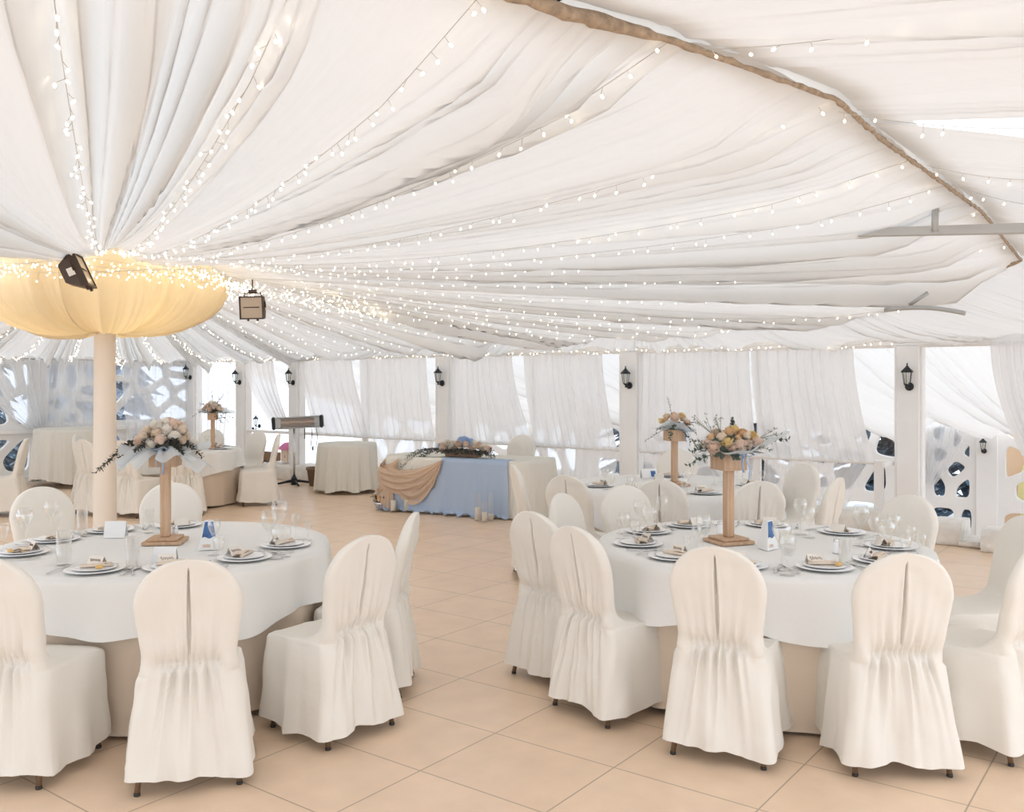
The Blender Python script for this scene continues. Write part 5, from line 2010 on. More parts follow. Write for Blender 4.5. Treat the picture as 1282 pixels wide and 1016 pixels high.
def floodlight(p, rz, tilt, label, s):
    t = thing('floodlight', label, 'floodlight', p, rz, 'brown floodlights under the ceiling')
    t.scale = (s, s, s)
    rm = Matrix.Rotation(tilt, 3, 'X')
    m = MB()
    fr = [Vector((sx * 0.15, -0.02, sz * 0.13)) for sx, sz in ((-1, -1), (1, -1), (1, 1), (-1, 1))]
    md = [Vector((sx * 0.15, 0.02, sz * 0.13)) for sx, sz in ((-1, -1), (1, -1), (1, 1), (-1, 1))]
    bk = [Vector((sx * 0.11, 0.12, sz * 0.07 + 0.015)) for sx, sz in ((-1, -1), (1, -1), (1, 1), (-1, 1))]
    vs = [rm @ q for q in fr + md + bk]
    m.add(vs, [(0, 1, 5, 4), (1, 2, 6, 5), (2, 3, 7, 6), (3, 0, 4, 7), (4, 5, 9, 8), (5, 6, 10, 9), (6, 7, 11, 10), (7, 4, 8, 11), (8, 9, 10, 11)], False)
    for sx in (-1, 1):
        m.box(rm @ Vector((sx * 0.145, -0.026, 0)), (0.016, 0.014, 0.27), rot=rm)
        m.box(rm @ Vector((0, -0.026, sx * 0.127)), (0.30, 0.014, 0.016), rot=rm)
        m.box(rm @ Vector((sx * 0.06, 0.0, -0.14)), (0.02, 0.02, 0.03), rot=rm)
    m.build('housing', M['flood'], t)
    m = MB()
    m.box(rm @ Vector((0, -0.020, 0)), (0.28, 0.008, 0.24), rot=rm)
    m.build('lens', M['floodface'], t)
    m = MB()
    m.tube([rm @ Vector((-0.10, -0.026, 0.004)), rm @ Vector((0.10, -0.026, 0.004))], 0.006, 6)
    m.build('tube_lamp', M['flood'], t)
    m = MB()
    m.box(rm @ Vector((0.155, 0.045, 0.0)), (0.006, 0.05, 0.06), rot=rm)
    m.box(rm @ Vector((-0.155, 0.045, 0.0)), (0.006, 0.05, 0.06), rot=rm)
    m.build('rating_plate', M['card'], t)
    m = MB()
    m.tube([rm @ Vector((-0.155, 0.02, 0.0)), rm @ Vector((-0.155, 0.02, 0.05)), rm @ Vector((-0.10, 0.02, 0.17)), rm @ Vector((0.10, 0.02, 0.17)), rm @ Vector((0.155, 0.02, 0.05)), rm @ Vector((0.155, 0.02, 0.0))], 0.009, 6)
    m.box(rm @ Vector((0, 0.02, 0.19)), (0.09, 0.05, 0.04), rot=rm, bev=0.005)
    m.tube([rm @ Vector((0, 0.02, 0.19)), rm @ Vector((0, 0.02, 0.21)) + Vector((0, 0, 0.12))], 0.008, 6)
    m.build('bracket', M['flood'], t)


floodlight(atd(102, 340, 7.9), 1.80, -0.42, 'brown floodlight turned aside, hanging before the glowing bowl', 1.12)
floodlight(atd(316, 385, 8.6), -0.22, 0.10, 'brown floodlight facing us, hanging right of the glowing bowl', 0.80)

# ================================================================== TABLE SETTINGS
TOP = 0.7575


def plate_mesh():
    m = MB()
    m.lathe([(0.001, 0.004), (0.075, 0.004), (0.08, 0.0), (0.085, 0.004), (0.105, 0.006), (0.138, 0.010), (0.142, 0.0125), (0.138, 0.0135), (0.105, 0.0105), (0.082, 0.0085), (0.001, 0.008)], 40)
    return m.mesh('dinner_plate', M['china'])


def bread_plate_mesh():
    m = MB()
    m.lathe([(0.001, 0.004), (0.06, 0.003), (0.064, 0.0), (0.068, 0.004), (0.090, 0.006), (0.105, 0.009), (0.107, 0.0115), (0.088, 0.0095), (0.064, 0.0075), (0.001, 0.007)], 36)
    return m.mesh('starter_plate', M['china'])


def napkin_mesh(seed):
    rn = random.Random(seed)
    m = MB()
    for k in range(3):
        z0 = 0.003 + 0.007 * k

        def fn(u, v, k=k, z0=z0):
            x = (u - .5) * (0.15 - 0.012 * k)
            y = (v - .5) * (0.062 - 0.006 * k)
            return (x, y, z0 + 0.004 * math.sin(u * 5 + k + seed) + 0.006 * abs(2 * v - 1) ** 3 * (-1) + 0.004 * math.cos(v * 3))
        m.grid(fn, 14, 8)
    m.tube([(-0.075, -0.026, 0.006), (0, -0.029, 0.009), (0.075, -0.027, 0.007)], 0.006, 8)
    return m.mesh('napkin', M['napkin'])


def tent_mesh(w, h, d, name, mat):
    m = MB()
    t = 0.0012
    for s in (-1, 1):
        a = [(-w / 2, s * d / 2, 0), (w / 2, s * d / 2, 0), (w / 2, 0, h), (-w / 2, 0, h)]
        b = [(x, y - s * t if abs(y) > 1e-6 else 0, z - (t if z > 0 else 0)) for (x, y, z) in a]
        m.add(a + b, [(0, 1, 2, 3), (7, 6, 5, 4), (0, 4, 5, 1), (1, 5, 6, 2), (0, 3, 7, 4)], False)
    return m.mesh(name, M[mat])


def script_mesh(w, h, d, seed):
    """a line of handwriting strokes on the sloping face"""
    rn = random.Random(seed)
    m = MB()
    n = rn.randint(5, 7)
    pts = []
    for k in range(n * 6 + 1):
        t = k / (n * 6)
        x = -w * 0.36 + w * 0.72 * t
        zz = h * 0.55 + h * 0.12 * math.sin(t * n * 2 * PI) * (1 + 0.6 * (1 if k < 8 else 0)) + h * 0.05 * rn.uniform(-1, 1)
        y = -d / 2 * (1 - zz / h) - 0.0010
        pts.append((x, y, zz))
    m.tube(pts, 0.0011, 5, True)
    return m.mesh('lettering', M['ink'])


def knife_mesh():
    m = MB()
    m.tube([(0, -0.10, 0.004), (0, -0.06, 0.005), (0, -0.01, 0.005)], [0.005, 0.006, 0.004], 8, flat=0.55)
    vs = [(-0.004, -0.01, 0.003), (0.004, -0.01, 0.003), (0.009, 0.05, 0.002), (0.008, 0.09, 0.002), (0.002, 0.11, 0.002), (-0.004, 0.09, 0.002), (-0.005, 0.04, 0.002)]
    m.add(vs + [(x, y, z + 0.0025) for x, y, z in vs], [tuple(range(7))[::-1], tuple(range(7, 14))] + [(k, (k + 1) % 7, 7 + (k + 1) % 7, 7 + k) for k in range(7)], False)
    return m.mesh('knife', M['cutlery'])


def fork_mesh():
    m = MB()
    m.tube([(0, -0.10, 0.003), (0, -0.04, 0.006), (0, 0.03, 0.004), (0, 0.05, 0.003)], [0.006, 0.004, 0.003, 0.008], 8, flat=0.4)
    for k in range(4):
        x = -0.0085 + 0.0057 * k
        m.tube([(x * 0.7, 0.048, 0.003), (x, 0.062, 0.002), (x, 0.085, 0.004), (x, 0.10, 0.007)], [0.002, 0.0018, 0.0015, 0.0008], 5)
    return m.mesh('fork', M['cutlery'])


PL, BP, KN, FK = plate_mesh(), bread_plate_mesh(), knife_mesh(), fork_mesh()
NAP = [napkin_mesh(s) for s in (1, 2, 3)]
CARD = tent_mesh(0.085, 0.042, 0.05, 'place_card', 'card')
SCR = [script_mesh(0.085, 0.042, 0.05, s) for s in range(5)]
sn = [0]


def setting(T, dx, dy, where, full=True, r=0.705, sweet=False):
    L = math.hypot(dx, dy)
    dx, dy = dx / L, dy / L
    k = sn[0]
    sn[0] += 1
    x, y = T[0] + dx * r, T[1] + dy * r
    rz = math.atan2(dy, dx) + PI / 2          # local -y points to the sitter
    o = link('dinner_plate', PL, None, (x, y, TOP))
    o.rotation_euler.z = rz
    tag(o, 'white dinner plate ' + where, 'plate', 'white dinner plates')
    o = link('starter_plate', BP, None, (x, y, TOP + 0.0205))
    o.rotation_euler.z = rz
    o.location.z = TOP + 0.0088
    tag(o, 'small stacked white plate ' + where, 'plate', 'white starter plates')
    rn = random.Random(900 + k)
    a = rz + rn.uniform(-.5, .5)
    o = link('napkin', NAP[k % 3], None, (x - 0.02 * dx, y - 0.02 * dy, TOP + 0.0175))
    o.rotation_euler.z = a
    tag(o, 'folded beige napkin ' + where, 'napkin', 'folded beige napkins')
    ca_ = thing('place_card', 'cream place card ' + where, 'place card', (x - 0.055 * dx + 0.02 * dy, y - 0.055 * dy - 0.02 * dx, TOP + 0.0195), rz + rn.uniform(-.35, .35), 'cream place cards')
    link('card', CARD, ca_)
    l = link('lettering', SCR[k % 5], ca_)
    l['label'] = 'brown handwriting'
    if sweet:
        m = MB()
        m.box((0, 0, 0.008), (0.035, 0.022, 0.016), bev=0.004)
        o = m.build('wrapped_sweet', M['gold'], None, (x + 0.05 * dx - 0.05 * dy, y + 0.05 * dy + 0.05 * dx, TOP + 0.021))
        o.rotation_euler.z = rz + 0.4
        tag(o, 'gold wrapped sweet ' + where, 'sweet', 'gold wrapped sweets')
    if full:
        for (me, s, nm) in ((KN, 1, 'knife'), (FK, -1, 'fork')):
            o = link(nm, me, None, (x - dy * s * 0.185, y + dx * s * 0.185, TOP + 0.0005))
            o.rotation_euler.z = rz + PI if False else rz
            tag(o, 'steel %s ' % nm + where, nm, 'steel table %ss' % ('knive' if nm == 'knife' else nm))


w1 = 'on the near left table '
setting(T1, -0.12, -1.36, w1 + 'by its front-left chair', sweet=True)
setting(T1, 0.645, -1.40, w1 + 'behind the front chair back')
setting(T1, 1.255, -0.86, w1 + 'by the sideways front-right chair')
setting(T1, 1.38, -0.05, w1 + 'at its right edge')
setting(T1, -0.30, 1.32, w1 + 'behind the bouquet stand')
setting(T1, -1.12, 1.08, w1 + 'at its far left')
setting(T1, -1.30, -0.52, w1 + 'at its left, nearer us', sweet=True)
setting(T1, -1.35, 0.30, w1 + 'at its left, further back')
w2 = 'on the near right table '
setting(T2, -0.505, -1.17, w2 + 'behind the front-left chair')
setting(T2, 0.245, -1.32, w2 + 'behind the front-right chair', sweet=True)
setting(T2, -1.0, -0.75, w2 + 'by the second chair from left')
setting(T2, -1.265, -0.06, w2 + 'by the leftmost chair')
setting(T2, -1.05, 0.72, w2 + 'by the far-left pale chair')
setting(T2, -0.50, 1.10, w2 + 'by the oval chair back')
setting(T2, 1.00, 0.62, w2 + 'by the chair at the lantern post')
setting(T2, 1.28, -0.22, w2 + 'at its right edge')
setting(T2, 0.95, -1.02, w2 + 'by the cut-off front-right chair')
setting(T2, 0.40, 1.20, w2 + 'at its far side')
w3 = 'on the middle table '
setting(T3, -1.37, -0.32, w3 + 'by the chair at the blue table', False)
setting(T3, -1.0, -1.14, w3 + 'at its front left', False)
setting(T3, -0.35, -1.46, w3 + 'behind its front chair back', False)
setting(T3, 0.35, -1.54, w3 + 'right of the near stand pole', False)
setting(T3, 1.11, -0.14, w3 + 'at its right edge', False)
setting(T3, 0.25, 1.45, w3 + 'at its far side', False)
w4 = 'on the far left table '
setting(T4, 1.30, -0.1, w4 + 'at its right edge', False)
setting(T4, 0.9, 0.97, w4 + 'at its far right', False)
setting(T4, 0.5, -1.2, w4 + 'at its front', False)
setting(T4, -0.1, 1.3, w4 + 'at its far side', False)


# ------------------------------------------------------------------ glassware
def wine_prof(h, r, bowl, rim):
    z0 = h * (1 - bowl)
    out = [(0.001, 0.0), (r * 0.92, 0.0), (r * 0.93, 0.0015), (r * 0.30, 0.005), (0.0045, 0.012), (0.0036, 0.03), (0.0036, z0 - 0.012), (0.006, z0 - 0.003), (r * 0.35, z0 + 0.004)]
    for k in range(1, 9):
        t = k / 8
        out.append((r * (math.sin(min(1, 0.20 + t * 1.05) * PI * 0.5) if t < .62 else 1 - (1 - rim) * ((t - .62) / .38) ** 1.6), z0 + 0.004 + (h - z0 - 0.004) * t))
    inn = [(max(0.001, q[0] - 0.0013), q[1] + (0.001 if i < 3 else 0)) for i, q in enumerate(out[9:])]
    out += inn[::-1] + [(0.001, z0 + 0.008)]
    return out


def tumbler_prof(h, r):
    return [(0.001, 0.0), (r * 0.86, 0.0), (r * 0.90, 0.004), (r, h), (r - 0.0018, h), (r * 0.90 - 0.002, 0.012), (0.001, 0.010)]


GM = {}
for nm, pr in (('wine_glass', wine_prof(0.20, 0.036, 0.48, 0.80)), ('balloon_glass', wine_prof(0.22, 0.044, 0.50, 0.74)), ('goblet', wine_prof(0.18, 0.037, 0.58, 0.88)),
               ('cordial_glass', wine_prof(0.13, 0.025, 0.50, 0.98)), ('highball_glass', tumbler_prof(0.145, 0.032))):
    GM[nm] = MB().lathe(pr, 28).mesh(nm, M['glass'])
GH = {'wine_glass': 0.20, 'balloon_glass': 0.22, 'goblet': 0.18, 'cordial_glass': 0.13, 'highball_glass': 0.145}
WATER = MB().lathe([(0.001, 0.082), (0.018, 0.084), (0.028, 0.095), (0.0345, 0.12), (0.0348, 0.132), (0.001, 0.132)], 24).mesh('water', M['water'])


def glasses(lst, tname):
    cnt = {}
    names_ = {'wine_glass': 'clear wine glass', 'balloon_glass': 'large wine glass', 'goblet': 'short stemmed goblet', 'cordial_glass': 'tiny stemmed cordial glass', 'highball_glass': 'clear highball glass'}
    tot = {}
    for g in lst:
        tot[g[3]] = tot.get(g[3], 0) + 1
    for (px, yb, yt, kind, wat) in sorted(lst):
        p = at(px, yb, TOP)
        h = (yb - yt) * p.y / F
        T = min((T1, T2, T3, T4), key=lambda q: (p.x - q[0]) ** 2 + (p.y - q[1]) ** 2)
        dv = Vector((p.x - T[0], p.y - T[1], 0))
        if dv.length > 0.85:
            dv = dv.normalized() * 0.85
            p = Vector((T[0] + dv.x, T[1] + dv.y, TOP))
        c = cnt.get(kind, 0)
        cnt[kind] = c + 1
        s = max(0.75, min(1.3, h / GH[kind]))
        if tot[kind] == 1:
            lab = '%s, the only one %s' % (names_[kind], tname)
        else:
            lab = '%s, %s from left among those %s' % (names_[kind], ORD[c], tname)
        if wat:
            t = thing(kind, lab + ', with water', 'glass', (p.x, p.y, TOP), 0, 'glassware ' + tname)
            t.scale = (s, s, s)
            link('glass', GM[kind], t)
            link('water', WATER, t)
        else:
            o = link(kind, GM[kind], None, (p.x, p.y, TOP))
            o.scale = (s, s, s)
            tag(o, lab, 'glass', 'glassware ' + tname)


glasses([(337, 693, 639, 'balloon_glass', 0), (350, 681, 627, 'balloon_glass', 0), (370, 675, 643, 'wine_glass', 0), (386, 678, 652, 'cordial_glass', 0),
         (358, 696, 659, 'wine_glass', 0), (376, 702, 662, 'goblet', 0), (268, 694, 650, 'wine_glass', 0), (274, 706, 671, 'goblet', 0), (37, 668, 625, 'balloon_glass', 0), (31, 690, 636, 'balloon_glass', 0),
         (12, 676, 642, 'wine_glass', 0), (22, 664, 640, 'goblet', 0), (4, 690, 655, 'goblet', 0), (80, 706, 664, 'highball_glass', 0), (166, 711, 672, 'highball_glass', 0), (103, 668, 638, 'highball_glass', 0), (186, 666, 636, 'highball_glass', 0)],
        'on the near left table')
glasses([(765, 666, 645, 'cordial_glass', 0), (782, 683, 641, 'wine_glass', 0), (795, 684, 650, 'goblet', 0), (801, 668, 626, 'balloon_glass', 0), (813, 684, 632, 'balloon_glass', 0), (829, 664, 621, 'wine_glass', 0),
         (881, 688, 644, 'goblet', 1), (872, 692, 664, 'wine_glass', 0), (860, 694, 672, 'cordial_glass', 0), (979, 712, 652, 'balloon_glass', 0), (986, 719, 668, 'goblet', 1), (1002, 668, 624, 'balloon_glass', 0),
         (1013, 672, 634, 'goblet', 0), (1078, 682, 632, 'balloon_glass', 0), (1093, 684, 645, 'wine_glass', 0), (1111, 702, 651, 'balloon_glass', 0), (1119, 690, 643, 'wine_glass', 0), (1141, 688, 658, 'goblet', 0),
         (1134, 708, 670, 'wine_glass', 0), (1158, 700, 671, 'goblet', 0), (1058, 711, 674, 'highball_glass', 0)], 'on the near right table')
glasses([(735, 620, 601, 'cordial_glass', 0), (745, 618, 597, 'goblet', 0), (758, 612, 585, 'wine_glass', 0), (789, 617, 600, 'goblet', 0), (798, 612, 594, 'goblet', 0), (860, 618, 588, 'wine_glass', 0), (862, 626, 602, 'goblet', 0),
         (894, 606, 583, 'wine_glass', 0), (902, 603, 586, 'goblet', 0), (926, 610, 588, 'wine_glass', 0), (940, 608, 590, 'goblet', 0), (955, 611, 589, 'wine_glass', 0)], 'on the middle table')
glasses([(168, 562, 548, 'goblet', 0), (176, 560, 544, 'wine_glass', 0), (250, 558, 542, 'wine_glass', 0), (259, 560, 545, 'goblet', 0), (268, 558, 543, 'wine_glass', 0)], 'on the far left table')

# cards, photo stands, shakers
t = thing('table_card', 'blank white tent card left of the stand on the near left table', 'card', tuple(at(145, 672, TOP).xy) + (TOP,), 0.05, 'white table cards')
link('card', tent_mesh(0.125, 0.095, 0.06, 'card', 'whitecard'), t)
t = thing('table_card', 'white tent card behind the front chair back on the near left table', 'card', tuple(at(207, 705, TOP).xy) + (TOP,), -0.1, 'white table cards')
link('card', tent_mesh(0.12, 0.085, 0.06, 'card', 'whitecard'), t)


def photo_prism(px, py, label, rz, h=0.16, w=0.115):
    p = at(px, py, TOP)
    t = thing('photo_stand', label, 'photo stand', (p.x, p.y, TOP), rz, 'three-sided photo stands')
    r = w * 0.58
    cs = [(r * math.cos(PI / 2 + k * 2 * PI / 3), r * math.sin(PI / 2 + k * 2 * PI / 3)) for k in range(3)]
    top = [(x * 0.42, y * 0.42) for x, y in cs]
    m = MB()
    vs = [(x, y, 0) for x, y in cs] + [(x, y, h) for x, y in top]
    m.add(vs, [(0, 2, 1), (3, 4, 5), (0, 1, 4, 3), (1, 2, 5, 4), (2, 0, 3, 5)], False)
    m.build('card_body', M['whitecard'], t)
    for (i, j) in ((1, 2), (2, 0)):
        m = MB()
        a, b = Vector(vs[i]), Vector(vs[j])
        c, d = Vector(vs[j + 3]), Vector(vs[i + 3])
        nrm = (b - a).cross(d - a).normalized() * 0.0012

        def q(u, v):
            return (a.lerp(b, u)).lerp(d.lerp(c, u), v) + nrm
        m.grid(lambda u, v: q(0.08 + 0.84 * u, 0.42 + 0.54 * v + 0.03 * math.sin(u * 9) * (1 - v)), 10, 4)
        m.build('photo_print', M['bluepic'], t)
        m = MB()
        m.grid(lambda u, v: q(0.18 + 0.4 * u, 0.10 + 0.10 * v), 3, 2)
        m.build('pink_print', M['rose_blush'], t)


photo_prism(262, 687, 'three-sided photo stand with blue pictures on the near left table', 0.25)
photo_prism(961, 687, 'three-sided photo stand with blue pictures right of the stand on the near right table', 0.75)
for k, (px, py, lab) in enumerate(((212.5, 675, 'left salt shaker behind the bouquet stand on the near left table'), (219.5, 674, 'right pepper shaker behind the bouquet stand on the near left table'),
                                   (1047, 692, 'small shaker left of the highball glass on the near right table'), (901, 668, 'white shaker behind the bouquet stand on the near right table'))):
    p = at(px, py, TOP)
    t = thing('salt_shaker', lab, 'shaker', (p.x, p.y, TOP), 0, 'salt and pepper shakers')
    m = MB()
    m.lathe([(0.001, 0), (0.017, 0), (0.018, 0.004), (0.0155, 0.06), (0.014, 0.064), (0.001, 0.064)], 18)
    m.build('body', M['china'], t)
    m = MB()
    m.lathe([(0.0155, 0.060), (0.016, 0.066), (0.013, 0.076), (0.006, 0.081), (0.001, 0.082)], 18)
    m.build('cap', M['steel'], t)
# framed blue photo and card on the middle table
p = at(812, 598, TOP)
t = thing('photo_stand', 'blue photo stand left of the middle table\'s stand', 'photo stand', (p.x, p.y, TOP), 0.3)
link('card_body', tent_mesh(0.16, 0.09, 0.07, 'card_body', 'whitecard'), t)
m = MB()
m.grid(lambda u, v: ((u - .5) * 0.05 + 0.04, -0.035 * (1 - 0.15 - 0.6 * v) - 0.002, 0.09 * (0.15 + 0.6 * v)), 3, 3)
m.build('photo_print', M['bluepic'], t)
p = at(825, 601, TOP)
t = thing('table_card', 'cream card standing before the middle table\'s stand', 'card', (p.x, p.y, TOP), 0.2)
link('card', tent_mesh(0.09, 0.06, 0.04, 'card', 'card'), t)


# ================================================================== FAIRY LIGHTS
bm_ = MB()
bm_.lathe([(0.0005, -0.024), (0.005, -0.021), (0.0078, -0.013), (0.007, -0.005), (0.0035, 0.0)], 7)
BULB = bm_.mesh('bulb', M['bulb'])
FV = np.linspace(0, 1, 35)
INN = np.array([tuple(p) for p in inner])
OUT = np.array([tuple(p) for p in outer])


def fan_path(i, extra=1.25, drop=0.115, n=26):
    sag = 0.020 * dist[i] * extra
    out = []
    for k in range(n + 1):
        v = k / n
        q = INN[i] * (1 - v) + OUT[i] * v
        out.append(Vector((q[0], q[1], q[2] - sag * 4 * v * (1 - v) - drop * min(1, 0.35 + 3 * v, 0.35 + 6 * (1 - v)))))
    return out


nbulb = [0]


def light_string(label, pts, spacing, group, seed, sc=1.0, pig=0.035, jitter=0.0, kmax=98):
    rn = random.Random(seed)
    L = sum((pts[i + 1] - pts[i]).length for i in range(len(pts) - 1))
    n = min(kmax, max(3, int(L / spacing)))
    t = thing('fairy_lights', label, 'string lights', pts[0], 0, group)
    o0 = pts[0]
    m = MB()
    m.tube([p - o0 for p in pts], 0.0022 * min(1.2, sc), 5, False)
    acc = [0]
    for i in range(len(pts) - 1):
        acc.append(acc[-1] + (pts[i + 1] - pts[i]).length)
    tips = []
    for k in range(n):
        s = L * (k + rn.uniform(.1, .9)) / n
        i = 0
        while i < len(acc) - 2 and acc[i + 1] < s:
            i += 1
        f = (s - acc[i]) / max(1e-6, acc[i + 1] - acc[i])
        p = pts[i].lerp(pts[i + 1], min(1, max(0, f)))
        d = (pts[i + 1] - pts[i]).normalized()
        sd = d.cross(Vector((0, 0, 1)))
        sd = sd.normalized() if sd.length > .05 else Vector((1, 0, 0))
        a = rn.uniform(-1.4, 1.4)
        q = p + (sd * math.sin(a) + Vector((0, 0, -1)) * math.cos(a)) * pig * rn.uniform(.5, 1.2)
        if jitter:
            q += Vector((rn.uniform(-1, 1), rn.uniform(-1, 1), rn.uniform(-1, 1))) * jitter
        m.tube([p - o0, q - o0], 0.0012, 4, False)
        tips.append((q, math.sin(a)))
    m.build('wire', M['wire'], t)
    for (q, sa) in tips:
        b = bpy.data.objects.new('bulb', BULB)
        b.parent = t
        b.location = q - o0
        b.scale = (sc, sc, sc)
        b.rotation_euler = (rn.uniform(-.9, .9), rn.uniform(-.9, .9), 0)
        C.objects.link(b)
        nbulb[0] += 1


def nearest(p):
    return int(np.argmin((OUT[:, 0] - p.x) ** 2 + (OUT[:, 1] - p.y) ** 2))


def by_angle(p):
    a = math.atan2(p.y - COL.y, p.x - COL.x)
    return int(np.argmin(np.abs(ang - a)))


GR = 'fairy light strings fanning out from the bowl'
for k, (px, py, lab) in enumerate(((72, 0, 'leftmost overhead, running to the top left'), (360, 0, 'second overhead, running to the top beside a brown fold'), (622, 0, 'third overhead, leaving at the top middle'))):
    light_string('fairy light string from bowl, ' + lab, fan_path(by_angle(at(px, py, 2.75))), 0.105, GR, 10 + k, 0.68)
for k, (px, py) in enumerate(((842, 34), (1046, 110), (1140, 190), (1186, 223), (1226, 254), (1262, 297))):
    light_string('fairy light string from the bowl to the ridge, %s of six from the top' % ORD[k], fan_path(nearest(at(px, py, 2.85))), 0.135, GR, 20 + k, 0.68)
# seam and eaves
i0 = nearest(E_PT)
i1 = nearest(SEAM[-1])
for k in range(12):
    i = int(i0 + (i1 - i0) * (k + 0.6) / 12)
    light_string('fairy light string from the bowl towards the back wall, %s from the right' % ORD[k], fan_path(i), 0.155, GR, 40 + k, 0.72)
i2 = nearest(EAVE_L[1])
for k in range(3):
    i = int(i1 + (i2 - i1) * (k + 0.5) / 3)
    light_string('fairy light string from the bowl to the left corner eave, %s from the right' % ORD[k], fan_path(i), 0.13, GR, 60 + k, 0.8)
i3 = nearest(W(2.0, 15.5))
for k in range(9):
    i = int(i2 + (i3 - i2) * (k + 0.5) / 9)
    light_string('fairy light string from the bowl to the left wall, %s from the corner' % ORD[k], fan_path(i), 0.13, GR, 70 + k, 0.8)


def droop(a, b, sag, n=16):
    return [a.lerp(b, k / n) + Vector((0, 0, -sag * 4 * (k / n) * (1 - k / n))) for k in range(n + 1)]


GRR = 'fairy light strings right of the ridge'
for k, (p, q) in enumerate((((880, 62, 2.80), (1330, -8, 2.66)), ((1050, 140, 2.76), (1350, 158, 2.60)), ((1160, 207, 2.76), (1350, 224, 2.62)), ((1192, 231, 2.76), (1350, 262, 2.60)))):
    light_string('fairy light string right of the ridge, %s from the top' % ORD[k], droop(at(*p), at(*q), 0.03), 0.11, GRR, 90 + k, 0.62)
# along the back eave, bay by bay
GE = 'fairy light strings along the eave beam'
for k in range(5):
    b0, b1 = (2.6, 5.8, 9.0, 11.4, 13.6)[k], (5.8, 9.0, 11.4, 13.6, 15.2)[k]
    pts = []
    for q in range(31):
        f = q / 30
        pts.append(W(10.30, b0 + (b1 - b0) * f, EAVE + 0.075 - 0.035 * abs(math.sin(f * PI * 3)) + 0.01 * math.sin(f * 31)))
    light_string('fairy light garland along the back eave beam, %s bay from the right' % ORD[k], pts, 0.085, GE, 100 + k, 0.75, 0.03)
for k in range(3):
    a0 = 9.9 - 2.1 * k
    pts = []
    for q in range(41):
        f = q / 40
        pts.append(W(a0 - 2.1 * f, 15.20, 2.32 - 0.16 * abs(math.sin(f * PI * 3)) - (0.22 * math.exp(-((f - 0.5) / 0.04) ** 2))))
    light_string('fairy light garland looped along the left eave, %s from the corner' % ORD[k], pts, 0.032, 'looped garlands along the left eave', 110 + k, 0.85, 0.04)
# round the ring
for k in range(4):
    pts = []
    for q in range(61):
        f = q / 60
        a = -PI * 0.95 + f * PI * 1.25 + 0.15 * k
        r = 1.30 + 0.05 * k + 0.04 * math.sin(f * 40 + k)
        pts.append(Vector((COL.x + r * math.cos(a), COL.y + r * math.sin(a), 2.80 - 0.035 * k - 0.06 * abs(math.sin(f * 14 + k * 1.3)))))
    light_string('fairy light garland round the rim of the glowing bowl, %s from the top' % ORD[k], pts, 0.045, 'garlands round the bowl', 120 + k, 0.75, 0.05, 0.03)
# a dense tangle where the strings meet on the right of the bowl
for k in range(3):
    p, q = atd(205 + 12 * k, 318 + 8 * k, 8.35), atd(470 + 60 * k, 375 + 16 * k, 10.2 + 0.8 * k)
    light_string('fairy light string drooping right of the bowl past the floodlight, %s from top' % ORD[k], droop(p, q, 0.10), 0.036, 'strings drooping past the right floodlight', 130 + k, 0.75, 0.05, 0.03)

# ================================================================== LIGHT, CAMERA
sc = bpy.context.scene
SKY, SKY_FILL = 1.0, 1.25
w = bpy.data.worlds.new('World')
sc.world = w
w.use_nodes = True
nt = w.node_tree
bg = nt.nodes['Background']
tc = nt.nodes.new('ShaderNodeTexCoord')
sx = nt.nodes.new('ShaderNodeSeparateXYZ')
nt.links.new(tc.outputs['Generated'], sx.inputs[0])
rp_ = nt.nodes.new('ShaderNodeValToRGB')
rp_.color_ramp.elements[0].position = 0.0
rp_.color_ramp.elements[0].color = (0.82, 0.91, 1.04, 1)
rp_.color_ramp.elements[1].position = 0.6
rp_.color_ramp.elements[1].color = (0.94, 0.98, 1.03, 1)
nt.links.new(sx.outputs['Z'], rp_.inputs[0])
nt.links.new(rp_.outputs[0], bg.inputs['Color'])
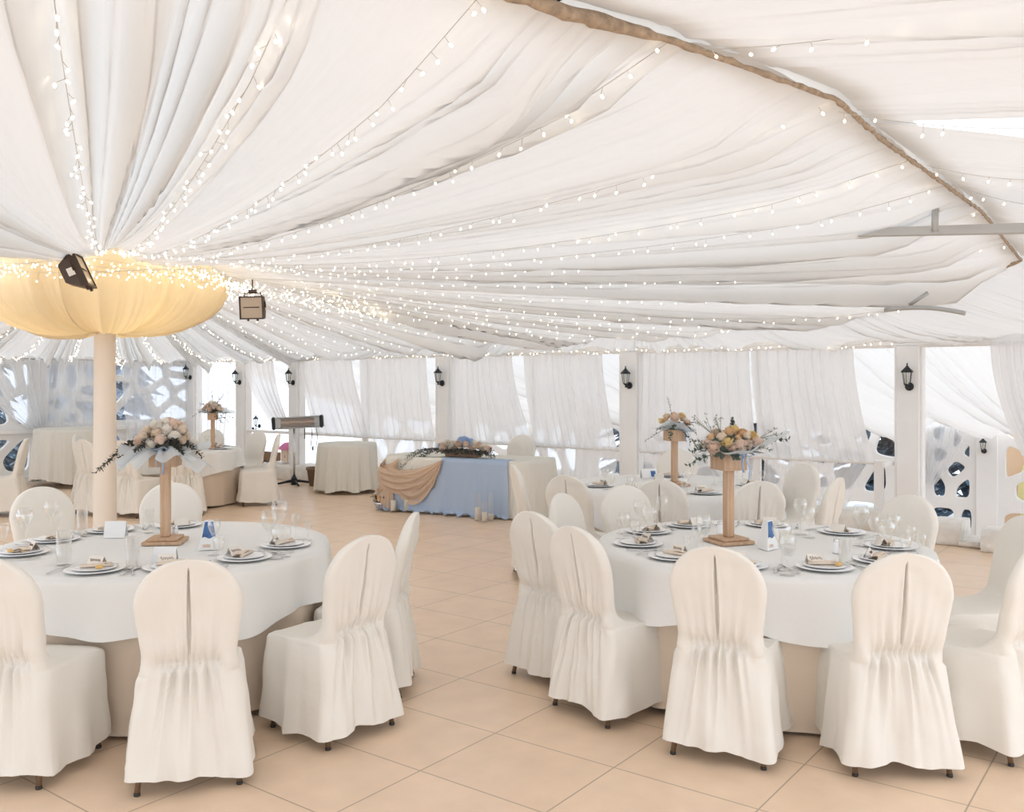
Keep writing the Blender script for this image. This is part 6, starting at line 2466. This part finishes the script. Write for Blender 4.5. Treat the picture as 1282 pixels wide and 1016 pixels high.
# overcast sky, brighter patch added low behind the camera as fill light
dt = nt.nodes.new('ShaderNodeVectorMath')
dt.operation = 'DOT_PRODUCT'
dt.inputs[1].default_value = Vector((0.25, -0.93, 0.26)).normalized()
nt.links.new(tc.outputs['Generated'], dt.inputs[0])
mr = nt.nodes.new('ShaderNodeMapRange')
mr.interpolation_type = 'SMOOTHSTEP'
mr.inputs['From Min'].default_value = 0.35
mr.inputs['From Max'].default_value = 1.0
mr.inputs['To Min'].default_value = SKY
mr.inputs['To Max'].default_value = SKY_FILL
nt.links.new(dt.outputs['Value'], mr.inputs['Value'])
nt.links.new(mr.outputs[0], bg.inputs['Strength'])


def lamp(name, loc, col, power, r):
    l = bpy.data.lights.new(name, 'POINT')
    l.energy = power
    l.color = col
    l.shadow_soft_size = r
    o = bpy.data.objects.new(name, l)
    C.objects.link(o)
    o.location = loc
    return o


lamp('canopy_lamp', (COL.x + 0.5, COL.y - 0.4, 2.62), (1.0, 0.84, 0.56), 3.3, 0.12)
lamp('canopy_lamp', (COL.x - 0.5, COL.y - 0.3, 2.62), (1.0, 0.84, 0.56), 3.3, 0.12)
lamp('canopy_lamp', (COL.x + 0.0, COL.y + 0.55, 2.62), (1.0, 0.84, 0.56), 3.3, 0.12)

cam = bpy.data.cameras.new('Camera')
co = bpy.data.objects.new('Camera', cam)
C.objects.link(co)
co.location = (0, 0, H_EYE)
co.rotation_euler = (PI / 2, 0, 0)
cam.sensor_width = 36
cam.lens = 36 * F / 1282
cam.shift_y = -30 / 1282
cam.clip_start = 0.05
cam.clip_end = 200
sc.camera = co

vs = sc.view_settings
vs.view_transform = 'Standard'
vs.look = 'None'
vs.gamma = 1
vs.use_curve_mapping = False
vs.exposure = 0.97
cy = sc.cycles
cy.max_bounces = 7
cy.diffuse_bounces = 4
cy.glossy_bounces = 4
cy.transmission_bounces = 6
cy.transparent_max_bounces = 32
cy.caustics_reflective = False
cy.caustics_refractive = False
cy.sample_clamp_indirect = 4.0
cy.use_denoising = True
